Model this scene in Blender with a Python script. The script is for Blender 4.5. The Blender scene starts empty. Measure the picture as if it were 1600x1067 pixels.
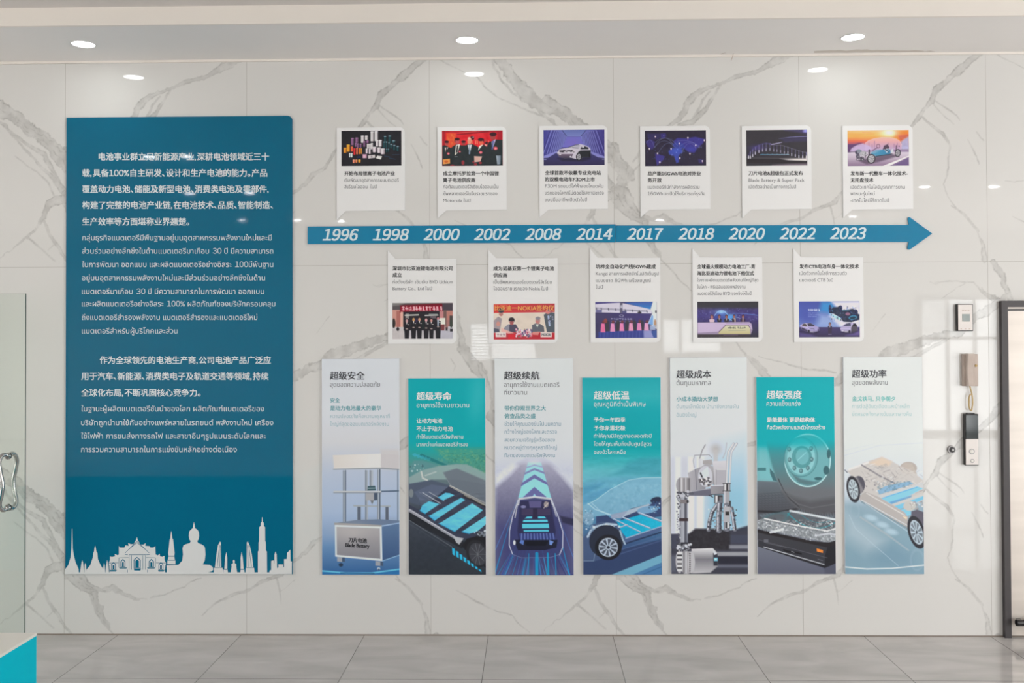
# wall of a company showroom: marble slabs, a blue information panel, a timeline and seven tall posters
RIGHT_W, LEFT_W, DOOR_W = 350.0, 150.0, 66.0      # daylight through the entrance, added fill on the side walls, watts
LENS, HALL_LENS, FILL_LENS, PANE = 25.0, 100.0, 860.0, 7.0                             # downlight lenses, added fill lamps, sky behind the blinds
PS, CS = 1.6, 2.2                                  # print samples per picture pixel: posters, card photographs
HALL_LIGHTS = [(-0.6, -3.9), (-1.0, -3.9), (-0.7, -6.5), (-1.5, -6.5), (-1.7, -9.5), (-0.8, -9.5), (-0.1, -9.7), (8.2, -6.4), (9.1, -6.4), (8.3, -9.5), (5.2, -9.8)]
import bpy, bmesh, math, random
import numpy as np
from mathutils import Matrix, Vector

# ------------------------------------------------------------------ camera
SC = bpy.context.scene
COL = SC.collection
CAM_POS = np.array([3.04796, -6.24089, 1.94028])
YAW, PITCH, ROLL, FPX = -0.02008, 0.01472, -0.00422, 1500.77
PPX, PPY = 799.4, 501.9            # principal point in the 1600 x 1067 frame
_f = np.array([math.sin(YAW)*math.cos(PITCH), math.cos(YAW)*math.cos(PITCH), math.sin(PITCH)])
_r = np.array([math.cos(YAW), -math.sin(YAW), 0.0])
_u = np.cross(_r, _f)
CR = math.cos(ROLL)*_r + math.sin(ROLL)*_u
CU = math.cos(ROLL)*_u - math.sin(ROLL)*_r
CF = _f
cam = bpy.data.cameras.new('camera')
cam.sensor_fit = 'HORIZONTAL'
cam.sensor_width = 36.0
cam.lens = FPX/1600*36
cam.shift_x = (800-PPX)/1600
cam.shift_y = (PPY-533.5)/1600
cam.clip_start = 0.05
cam_ob = bpy.data.objects.new('camera', cam)
COL.objects.link(cam_ob)
cam_ob.matrix_world = Matrix(((CR[0], CU[0], -CF[0], CAM_POS[0]), (CR[1], CU[1], -CF[1], CAM_POS[1]),
                              (CR[2], CU[2], -CF[2], CAM_POS[2]), (0, 0, 0, 1)))
SC.camera = cam_ob

# ------------------------------------------------------------------ light and exposure
SC.view_settings.view_transform = 'Standard'
SC.view_settings.look = 'None'
SC.view_settings.gamma = 1.0
SC.view_settings.use_curve_mapping = False
SC.view_settings.exposure = 0.0
wd = bpy.data.worlds.new('sky')
SC.world = wd
wd.use_nodes = True
wd.node_tree.nodes['Background'].inputs[0].default_value = (0.80, 0.88, 1.0, 1)
wd.node_tree.nodes['Background'].inputs[1].default_value = 0.6

def area_light(name, loc, rot, sx, sy, watts, color):
    l = bpy.data.lights.new(name, 'AREA')
    l.shape = 'RECTANGLE'; l.size = sx; l.size_y = sy; l.energy = watts; l.color = color
    o = bpy.data.objects.new(name, l); COL.objects.link(o)
    o.location = loc; o.rotation_euler = rot
    return o
XL, XR, YB, ZC = -7.5, 13.0, -12.5, 3.86     # room: left wall, right wall, wall behind the camera, ceiling
HS = 3.755                                   # underside of the soffit
DX0, DX1, DZ1 = 10.55, 12.1, 2.62            # glazed entrance in the wall behind the camera
area_light('side_fill_right', (XR-0.02, -7.4, 1.05), (0, math.radians(90), 0), 1.9, 6.4, RIGHT_W, (0.97, 0.99, 1.0))  # unseen fill light added on the right wall, which has no window
area_light('side_fill_left', (XL+0.02, -7.9, 1.05), (0, math.radians(-90), 0), 1.9, 7.4, LEFT_W, (1.0, 0.975, 0.94))  # the same added fill from the windowless left wall
area_light('daylight_entrance', ((DX0+DX1)/2, YB+0.03, DZ1/2+0.02), (math.radians(90), 0, 0), DX1-DX0, DZ1-0.1, DOOR_W, (0.94, 0.98, 1.0))

def lin(c):
    c = np.asarray(c, float)/255.0
    return np.where(c <= 0.04045, c/12.92, ((c+0.055)/1.055)**2.4)
GAIN = np.array([1.31, 1.345, 1.40])                                  # photographed print colour -> reflectance under this light
def alb(c):
    return np.minimum(lin(c)*GAIN, 0.92)

# ------------------------------------------------------------------ materials
def mat(name, color, rough=0.5, metal=0.0, spec=0.5, emit=None, estr=0.0, noise=None, coat=0.0):
    m = bpy.data.materials.new(name); m.use_nodes = True
    nt = m.node_tree; b = nt.nodes['Principled BSDF']
    c = tuple(float(v) for v in color)
    b.inputs['Base Color'].default_value = (*c, 1)
    b.inputs['Roughness'].default_value = rough
    b.inputs['Metallic'].default_value = metal
    b.inputs['Specular IOR Level'].default_value = spec
    b.inputs['Coat Weight'].default_value = coat
    b.inputs['Coat Roughness'].default_value = 0.03
    if emit is not None:
        b.inputs['Emission Color'].default_value = (*emit, 1)
        b.inputs['Emission Strength'].default_value = estr
    if noise:
        sc_, amt, st = noise
        tc = nt.nodes.new('ShaderNodeTexCoord'); mp = nt.nodes.new('ShaderNodeMapping')
        mp.inputs['Scale'].default_value = st
        nz = nt.nodes.new('ShaderNodeTexNoise'); nz.inputs['Scale'].default_value = sc_; nz.inputs['Detail'].default_value = 4
        mx = nt.nodes.new('ShaderNodeMix'); mx.data_type = 'RGBA'
        mx.inputs[6].default_value = tuple(v*(1-amt) for v in c)+(1,)
        mx.inputs[7].default_value = tuple(min(1, v*(1+amt)) for v in c)+(1,)
        nt.links.new(tc.outputs['Object'], mp.inputs['Vector']); nt.links.new(mp.outputs[0], nz.inputs['Vector'])
        nt.links.new(nz.outputs['Fac'], mx.inputs[0]); nt.links.new(mx.outputs[2], b.inputs['Base Color'])
    return m
def vcol_mat(name, rough, spec=0.5):
    m = bpy.data.materials.new(name); m.use_nodes = True
    nt = m.node_tree; b = nt.nodes['Principled BSDF']
    a = nt.nodes.new('ShaderNodeAttribute'); a.attribute_name = 'print'
    nt.links.new(a.outputs['Color'], b.inputs['Base Color'])
    b.inputs['Roughness'].default_value = rough; b.inputs['Specular IOR Level'].default_value = spec
    return m

M = {}
M['cream_card'] = mat('cream_card', alb((229, 225, 212)), 0.25, noise=(300, 0.01, (1, 1, 1)))
M['photo'] = vcol_mat('photo_print', 0.2, 0.3)
M['poster'] = vcol_mat('poster_print', 0.38, 0.28)
M['board_edge'] = mat('board_edge', alb((205, 206, 208)), 0.5, noise=(40, 0.02, (1, 1, 1)))
M['blue'] = mat('blue_acrylic', lin((12, 109, 142)), 0.035, spec=0.24, noise=(3, 0.03, (1, 1, 1)))
M['arrow'] = mat('arrow_blue', alb((12, 116, 152)), 0.12, spec=0.36, noise=(4, 0.03, (1, 1, 1)))
M['white_ink'] = mat('white_lettering', alb((202, 208, 207)), 0.3, noise=(60, 0.01, (1, 1, 1)))
M['skyline'] = mat('skyline_white', alb((208, 207, 203)), 0.12, noise=(20, 0.01, (1, 1, 1)))
M['year_ink'] = mat('year_lettering', alb((196, 211, 219)), 0.2, noise=(60, 0.01, (1, 1, 1)))
def ink(name, c):
    if name not in M: M[name] = mat(name, alb(c), 0.35, spec=0.3, noise=(80, 0.03, (1, 1, 1)))
    return M[name]
ink('ink_black', (40, 41, 44)); ink('ink_grey', (92, 92, 95)); ink('ink_title', (62, 63, 68)); ink('ink_subtitle', (98, 99, 103))
ink('ink_teal', (62, 142, 150)); ink('ink_pale', (148, 176, 182)); ink('ink_mint', (86, 176, 170)); ink('ink_palemint', (160, 192, 190))
ink('ink_white', (226, 238, 238)); ink('ink_steel', (118, 150, 166)); ink('ink_sign', (26, 28, 34))
M['black_metal'] = mat('black_metal', lin((66, 62, 64)), 0.45, 0.0, noise=(30, 0.05, (1, 1, 1)))
M['black_plastic'] = mat('black_plastic', lin((38, 36, 38)), 0.25, noise=(40, 0.05, (1, 1, 1)))
M['steel'] = mat('brushed_steel', (0.66, 0.60, 0.545), 0.34, 0.3, noise=(3.2, 0.24, (0.12, 1, 2.4)))  # horizontal colour bands stand in for streaky reflections on the door
M['knob_steel'] = mat('knob_steel', (0.26, 0.25, 0.25), 0.3, 1.0, noise=(60, 0.05, (1, 1, 1)))
M['chrome'] = mat('chrome', (0.55, 0.55, 0.54), 0.16, 1.0, noise=(20, 0.03, (1, 1, 1)))
M['silver'] = mat('silver_plate', (0.74, 0.69, 0.66), 0.4, 0.2, noise=(300, 0.03, (1, 1, 1)))
M['taupe'] = mat('taupe_plastic', alb((176, 160, 148)), 0.4, noise=(30, 0.03, (1, 1, 1)))
M['cord'] = mat('cord_beige', alb((176, 150, 102)), 0.5, noise=(200, 0.1, (1, 1, 1)))
M['brass'] = mat('brass', (0.36, 0.25, 0.10), 0.45, 0.8, noise=(90, 0.05, (1, 1, 1)))
M['paint'] = mat('ceiling_paint', (0.93, 0.90, 0.875), 0.6, noise=(5, 0.012, (1, 1, 1)))
M['ceiling'] = mat('main_ceiling_paint', (0.74, 0.70, 0.675), 0.7, noise=(5, 0.012, (1, 1, 1)))
M['fascia'] = mat('fascia_paint', (0.93, 0.875, 0.81), 0.55, noise=(5, 0.012, (1, 1, 1)))
M['room'] = mat('room_paint', (0.80, 0.79, 0.76), 0.7, noise=(2, 0.01, (1, 1, 1)))
M['lamp'] = mat('lamp_lens', (1, 1, 1), 0.4, emit=(0.955, 1.0, 0.985), estr=LENS)
M['hall_lamp'] = mat('hall_lamp_lens', (1, 1, 1), 0.4, emit=(0.98, 0.99, 1.0), estr=HALL_LENS)
M['fill_lamp'] = mat('fill_lamp_lens', (1, 1, 1), 0.4, emit=(0.98, 0.99, 1.0), estr=FILL_LENS)
M['ring'] = mat('lamp_ring', (0.72, 0.71, 0.70), 0.4, noise=(40, 0.02, (1, 1, 1)))
M['teal'] = mat('teal_laminate', alb((0, 167, 183)), 0.5, spec=0.06, noise=(4, 0.02, (1, 1, 1)))
M['white_top'] = mat('white_top', lin((236, 232, 224)), 0.3, noise=(6, 0.012, (1, 1, 1)))
M['screen'] = mat('dark_screen', lin((30, 38, 38)), 0.06, noise=(14, 0.25, (1, 1, 1)))
M['lcd'] = mat('grey_lcd', lin((150, 160, 158)), 0.15, noise=(60, 0.06, (1, 1, 1)))
M['grout'] = mat('grout', lin((182, 178, 171)), 0.6, noise=(60, 0.08, (1, 1, 1)))
M['dirt'] = mat('joint_dirt', lin((140, 128, 118)), 0.8, noise=(25, 0.2, (1, 1, 1)))
M['blind'] = mat('blind_slat', (0.8, 0.79, 0.76), 0.5, noise=(10, 0.02, (1, 1, 1)))
M['stain'] = mat('water_stain', (0.70, 0.64, 0.58), 0.7, noise=(8, 0.08, (1, 1, 1)))

def glass_mat():
    m = bpy.data.materials.new('door_glass'); m.use_nodes = True
    nt = m.node_tree; nt.nodes.clear()
    out = nt.nodes.new('ShaderNodeOutputMaterial'); mix = nt.nodes.new('ShaderNodeMixShader')
    t = nt.nodes.new('ShaderNodeBsdfTransparent'); t.inputs[0].default_value = (0.95, 0.972, 0.955, 1)
    g = nt.nodes.new('ShaderNodeBsdfGlossy'); g.inputs['Roughness'].default_value = 0.02
    f = nt.nodes.new('ShaderNodeFresnel'); f.inputs[0].default_value = 1.5
    geo = nt.nodes.new('ShaderNodeNewGeometry'); io = nt.nodes.new('ShaderNodeMix')      # both faces of the pane mirror alike
    io.inputs[2].default_value = 1.5; io.inputs[3].default_value = 1/1.5
    nt.links.new(geo.outputs['Backfacing'], io.inputs[0]); nt.links.new(io.outputs[0], f.inputs[0])
    nt.links.new(f.outputs[0], mix.inputs[0]); nt.links.new(t.outputs[0], mix.inputs[1]); nt.links.new(g.outputs[0], mix.inputs[2])
    nt.links.new(mix.outputs[0], out.inputs[0])
    return m
M['glass'] = glass_mat()
M['glass_edge'] = mat('glass_edge', lin((92, 106, 100)), 0.2, noise=(20, 0.05, (1, 1, 1)))

def marble_mat():
    m = bpy.data.materials.new('marble_slab'); m.use_nodes = True
    nt = m.node_tree; b = nt.nodes['Principled BSDF']; L = nt.links.new
    a = nt.nodes.new('ShaderNodeAttribute'); a.attribute_name = 'vein'
    tc = nt.nodes.new('ShaderNodeTexCoord')
    nz = nt.nodes.new('ShaderNodeTexNoise'); nz.inputs['Scale'].default_value = 1.3; nz.inputs['Detail'].default_value = 5
    L(tc.outputs['Object'], nz.inputs['Vector'])
    base = nt.nodes.new('ShaderNodeMix'); base.data_type = 'RGBA'
    base.inputs[6].default_value = (*[float(v) for v in MARBLE*0.975], 1); base.inputs[7].default_value = (*[float(v) for v in MARBLE*1.02], 1)
    L(nz.outputs['Fac'], base.inputs[0])
    mx = nt.nodes.new('ShaderNodeMix'); mx.data_type = 'RGBA'
    mx.inputs[7].default_value = (*[float(v) for v in MARBLE*np.array([0.40, 0.395, 0.385])], 1)
    L(a.outputs['Fac'], mx.inputs[0]); L(base.outputs[2], mx.inputs[6]); L(mx.outputs[2], b.inputs['Base Color'])
    b.inputs['Roughness'].default_value = 0.025
    b.inputs['Specular IOR Level'].default_value = 0.5
    return m
MARBLE = np.array([0.775, 0.765, 0.742])
M['marble'] = marble_mat()

def floor_mat():
    m = bpy.data.materials.new('floor_tile'); m.use_nodes = True
    nt = m.node_tree; b = nt.nodes['Principled BSDF']; L = nt.links.new; N = nt.nodes.new
    tc = N('ShaderNodeTexCoord'); sep = N('ShaderNodeSeparateXYZ'); L(tc.outputs['Object'], sep.inputs[0])
    def mth(op, x, y=None):
        n = N('ShaderNodeMath'); n.operation = op
        for i, v in enumerate((x, y)):
            if v is None: continue
            if isinstance(v, (int, float)): n.inputs[i].default_value = v
            else: L(v, n.inputs[i])
        return n.outputs[0]
    def joint(coord, off, T):
        q = mth('MULTIPLY', mth('ADD', coord, off), 1/T)
        fr = mth('SUBTRACT', q, mth('ROUND', q))
        return mth('LESS_THAN', mth('ABSOLUTE', fr), 0.0022/T), mth('FLOOR', q)
    jx, ix = joint(sep.outputs[0], -0.35, 0.8043)
    jy, iy = joint(sep.outputs[1], 0.0, 0.79765)
    j = mth('MAXIMUM', jx, jy)
    mp = N('ShaderNodeMapping'); mp.inputs['Scale'].default_value = (1.2, 3.2, 1); mp.inputs['Rotation'].default_value = (0, 0, 0.5)
    cmb = N('ShaderNodeCombineXYZ'); L(mth('MULTIPLY', ix, 7.3), cmb.inputs[0]); L(mth('MULTIPLY', iy, 3.1), cmb.inputs[1])
    ad = N('ShaderNodeVectorMath'); ad.operation = 'ADD'; L(tc.outputs['Object'], ad.inputs[0]); L(cmb.outputs[0], ad.inputs[1])
    L(ad.outputs[0], mp.inputs[0])
    nz = N('ShaderNodeTexNoise'); nz.inputs['Scale'].default_value = 1.6; nz.inputs['Detail'].default_value = 7; nz.inputs['Distortion'].default_value = 0.6
    L(mp.outputs[0], nz.inputs['Vector'])
    ramp = N('ShaderNodeValToRGB'); e = ramp.color_ramp.elements
    c0, c1 = lin((186, 182, 179)), lin((212, 208, 205))
    e[0].position = 0.30; e[0].color = (*c0, 1); e[1].position = 0.70; e[1].color = (*c1, 1)
    L(nz.outputs['Fac'], ramp.inputs[0])
    mx = N('ShaderNodeMix'); mx.data_type = 'RGBA'; mx.inputs[7].default_value = (*lin((112, 108, 105)), 1)
    L(j, mx.inputs[0]); L(ramp.outputs[0], mx.inputs[6]); L(mx.outputs[2], b.inputs['Base Color'])
    b.inputs['Roughness'].default_value = 0.05
    return m
M['floor'] = floor_mat()

# ------------------------------------------------------------------ picture <-> world
def P(X, Y, Z):
    d0 = np.asarray(X, float)-CAM_POS[0]; d1 = np.asarray(Y, float)-CAM_POS[1]; d2 = np.asarray(Z, float)-CAM_POS[2]
    z = d0*CF[0]+d1*CF[1]+d2*CF[2]
    return (PPX+FPX*(d0*CR[0]+d1*CR[1]+d2*CR[2])/z, PPY-FPX*(d0*CU[0]+d1*CU[1]+d2*CU[2])/z)
def ray(px, py):
    a = (np.asarray(px, float)-PPX)/FPX; b = (PPY-np.asarray(py, float))/FPX
    return [CF[i]+a*CR[i]+b*CU[i] for i in range(3)]
def W(px, py, y=0.0):
    """point of the plane Y=y seen at a pixel -> X, Z"""
    d = ray(px, py); t = (y-CAM_POS[1])/d[1]
    return CAM_POS[0]+t*d[0], CAM_POS[2]+t*d[2]
def G(px, py, z=0.0):
    """point of the plane Z=z seen at a pixel -> X, Y"""
    d = ray(px, py); t = (z-CAM_POS[2])/d[2]
    return float(CAM_POS[0]+t*d[0]), float(CAM_POS[1]+t*d[1])
KP = float(W(801, 533)[0]-W(800, 533)[0])    # metres of wall per pixel

# ------------------------------------------------------------------ objects
def tag(o, label=None, cat=None, group=None, kind=None):
    if label: o['label'] = label
    if cat: o['category'] = cat
    if group: o['group'] = group
    if kind: o['kind'] = kind
    return o
def thing(name, loc, label, cat, group=None):
    o = bpy.data.objects.new(name, None); COL.objects.link(o)
    o.location = loc; o.empty_display_size = 0.05
    return tag(o, label, cat, group)
def link(name, me, mats, parent=None, smooth=False):
    for m in (mats if isinstance(mats, (list, tuple)) else [mats]): me.materials.append(m)
    o = bpy.data.objects.new(name, me); COL.objects.link(o)
    if parent is not None:
        off = Vector(parent.location)
        pp = parent.parent
        while pp is not None:
            off += Vector(pp.location); pp = pp.parent
        me.transform(Matrix.Translation(-off)); o.parent = parent
    if smooth: me.polygons.foreach_set('use_smooth', [True]*len(me.polygons))
    me.update()
    return o
def from_bm(name, bm, mats, parent=None, smooth=False):
    bmesh.ops.recalc_face_normals(bm, faces=bm.faces[:])
    me = bpy.data.meshes.new(name); bm.to_mesh(me); bm.free()
    return link(name, me, mats, parent, smooth)
def bm_box(bm, x0, x1, y0, y1, z0, z1, mi=0):
    v = [bm.verts.new(c) for c in ((x0, y0, z0), (x1, y0, z0), (x1, y1, z0), (x0, y1, z0), (x0, y0, z1), (x1, y0, z1), (x1, y1, z1), (x0, y1, z1))]
    fs = [bm.faces.new([v[i] for i in f]) for f in ((0, 3, 2, 1), (4, 5, 6, 7), (0, 1, 5, 4), (1, 2, 6, 5), (2, 3, 7, 6), (3, 0, 4, 7))]
    for f in fs: f.material_index = mi
    return fs
def box(name, x0, x1, y0, y1, z0, z1, m, parent=None, bev=0.0, seg=2):
    bm = bmesh.new(); bm_box(bm, x0, x1, y0, y1, z0, z1)
    if bev: bmesh.ops.bevel(bm, geom=bm.edges[:], offset=bev, segments=seg, affect='EDGES', profile=0.6)
    return from_bm(name, bm, m, parent)
def bm_prism(bm, pts, y0, y1, mi=0):
    """outline pts (x,z) extruded from y0 (front) to y1 (back)"""
    a = [bm.verts.new((p[0], y0, p[1])) for p in pts]; b = [bm.verts.new((p[0], y1, p[1])) for p in pts]
    n = len(pts)
    fs = [bm.faces.new(a), bm.faces.new(b[::-1])]
    for i in range(n): fs.append(bm.faces.new((a[i], b[i], b[(i+1) % n], a[(i+1) % n])))
    for f in fs: f.material_index = mi
    return fs
def prism(name, pts, y0, y1, m, parent=None, bev=0.0):
    bm = bmesh.new(); bm_prism(bm, pts, y0, y1)
    if bev:
        ed = [e for e in bm.edges if abs(e.verts[0].co.y-y0) < 1e-6 and abs(e.verts[1].co.y-y0) < 1e-6]
        bmesh.ops.bevel(bm, geom=ed, offset=bev, segments=2, affect='EDGES')
    return from_bm(name, bm, m, parent)
def disc(bm, cx, cz, r, y0, y1, n=32, r2=None):
    pts = [(cx+r*math.cos(2*math.pi*i/n), cz+r*math.sin(2*math.pi*i/n)) for i in range(n)]
    a = [bm.verts.new((x, y1, z)) for x, z in pts]
    k = (r2 or r)/r
    b = [bm.verts.new((cx+(x-cx)*k, y0, cz+(z-cz)*k)) for x, z in pts]
    bm.faces.new(b); bm.faces.new(a[::-1])
    for i in range(n): bm.faces.new((a[i], a[(i+1) % n], b[(i+1) % n], b[i]))
def tube(name, pts, r, m, parent=None, cyclic=False, n=12, sub=6):
    cu = bpy.data.curves.new(name, 'CURVE'); cu.dimensions = '3D'; cu.bevel_depth = r; cu.bevel_resolution = 3; cu.use_fill_caps = True
    sp = cu.splines.new('BEZIER'); sp.bezier_points.add(len(pts)-1); sp.resolution_u = sub
    for q, p in zip(sp.bezier_points, pts):
        q.co = p; q.handle_left_type = q.handle_right_type = 'AUTO'
    sp.use_cyclic_u = cyclic
    tmp = bpy.data.objects.new('tmp', cu); COL.objects.link(tmp)
    me = bpy.data.meshes.new_from_object(tmp.evaluated_get(bpy.context.evaluated_depsgraph_get()))
    bpy.data.objects.remove(tmp); bpy.data.curves.remove(cu)
    me.name = name
    me.materials.clear()
    return link(name, me, m, parent, True)
def rrect(x0, x1, z0, z1, r, corners=(1, 1, 1, 1), n=6):
    """outline, corners order: tl, tr, br, bl"""
    out = []
    for (cx, cz, a0, on) in ((x0, z1, 180, corners[0]), (x1, z1, 90, corners[1]), (x1, z0, 0, corners[2]), (x0, z0, -90, corners[3])):
        if not on: out.append((cx, cz)); continue
        ox = cx+(r if cx == x0 else -r); oz = cz+(r if cz == z0 else -r)
        for i in range(n+1):
            t = math.radians(a0-90*i/n)
            out.append((ox+r*math.cos(t), oz+r*math.sin(t)))
    return out

# ------------------------------------------------------------------ lettering
_tcache = {}
def glyphs(s, bold=0.0, shear=0.0):
    key = (s, shear)
    if key in _tcache: return _tcache[key]
    w = ''.join(chr(ord(ch)+0xFEE0) if ch in '0123456789' else ch for ch in s)   # figures of the same face as the Chinese
    c = bpy.data.curves.new('t', 'FONT'); c.body = w; c.size = 1; c.resolution_u = 3; c.shear = shear
    for i, ch in enumerate(s):
        kr = 0.0
        if ch in '、，。' and i < len(s)-1: kr = -20.0
        if ch == ',': kr = 19.0
        if ch in '0123456789': kr = -15.5 if i+1 < len(s) and s[i+1] in '0123456789' else -8.5
        elif i+1 < len(s) and s[i+1] in '0123456789': kr = -8.5
        if kr: c.body_format[i].kerning = kr
    o = bpy.data.objects.new('t', c); COL.objects.link(o)
    me = bpy.data.meshes.new_from_object(o.evaluated_get(bpy.context.evaluated_depsgraph_get()))
    bpy.data.objects.remove(o); bpy.data.curves.remove(c)
    v = np.empty(len(me.vertices)*3); me.vertices.foreach_get('co', v); v = v.reshape(-1, 3)
    f = [tuple(p.vertices) for p in me.polygons]
    bpy.data.meshes.remove(me)
    _tcache[key] = (v, f)
    return v, f
def lettering(name, lines, y, m, parent, tilt=0.0):
    """lines: (text, x0, x1, base_y, em, bold[, shear]) in photo pixels on the plane Y=y; one mesh per line"""
    for L in lines:
        s, x0, x1, yb, em, bold = L[:6]
        v, f = glyphs(s, 0.0, L[6] if len(L) > 6 else 0.0)
        V, F, n = [], [], 0
        mn, mxx = v[:, 0].min(), v[:, 0].max()
        sx = (x1-x0)/(mxx-mn)
        sh = [(0, 0)] if bold < 0.008 else [(-bold, -bold*0.6), (bold, -bold*0.6), (-bold, bold*0.6), (bold, bold*0.6)]
        for k, (du, dv) in enumerate(sh):
            px = x0+(v[:, 0]-mn)*sx+du*em
            py = yb-(v[:, 1]+dv)*em+(px-x0)*tilt
            yy = y-0.00003*k
            X, Z = W(px, py, yy)
            V.append(np.stack([X, np.full(len(X), yy), Z], 1))
            F += [tuple(i+n for i in q) for q in f]; n += len(X)
        V = np.concatenate(V)
        ends = []                                  # one mesh per word
        for q, ch in enumerate(s):
            if ch == ' ' and s[:q].strip(): ends.append(glyphs(s[:q].rstrip(), 0.0, L[6] if len(L) > 6 else 0.0)[0][:, 0].max()+0.03)
        wid = np.tile(np.searchsorted(np.array(ends), v[:, 0]) if ends else np.zeros(len(v), int), len(sh))
        for w_ in np.unique(wid):
            keep = np.where(wid == w_)[0]; new = {int(o): i for i, o in enumerate(keep)}
            fw_ = [tuple(new[i] for i in f_) for f_ in F if f_[0] in new]
            me = bpy.data.meshes.new(name); me.from_pydata(V[keep].tolist(), [], fw_); me.update()
            nrm = np.empty(len(me.polygons)*3); me.polygons.foreach_get('normal', nrm)
            if nrm.reshape(-1, 3)[:, 1].mean() > 0: me.flip_normals()
            link(name, me, m, parent)
def zh(s, x0, x1, yc, em, bold=0.016, **k):
    return (s, x0, x1, yc+0.37*em, em, bold)
def th(s, x0, x1, yb, em, bold=0.004):
    return (s, x0, x1, yb, em*0.80, bold)      # the Thai letters stand lower than the Chinese

# ------------------------------------------------------------------ numpy painter for everything printed
def fbm(h, w, cell, seed, octv=4, sx=1.0, sy=1.0):
    rg = np.random.RandomState(seed); out = np.zeros((h, w)); amp, tot = 1.0, 0.0
    for o in range(octv):
        cx = max(1.0, cell*sx/2**o); cy = max(1.0, cell*sy/2**o)
        gh, gw = int(h/cy)+3, int(w/cx)+3
        g = rg.rand(gh, gw)
        yy = np.arange(h)/cy; xx = np.arange(w)/cx
        y0 = yy.astype(int); x0 = xx.astype(int)
        fy = (yy-y0)[:, None]; fx = (xx-x0)[None]
        fy = fy*fy*(3-2*fy); fx = fx*fx*(3-2*fx)
        a = g[y0][:, x0]*(1-fx)+g[y0][:, x0+1]*fx
        b = g[y0+1][:, x0]*(1-fx)+g[y0+1][:, x0+1]*fx
        out += amp*(a*(1-fy)+b*fy); tot += amp; amp *= 0.55
    return out/tot

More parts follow.
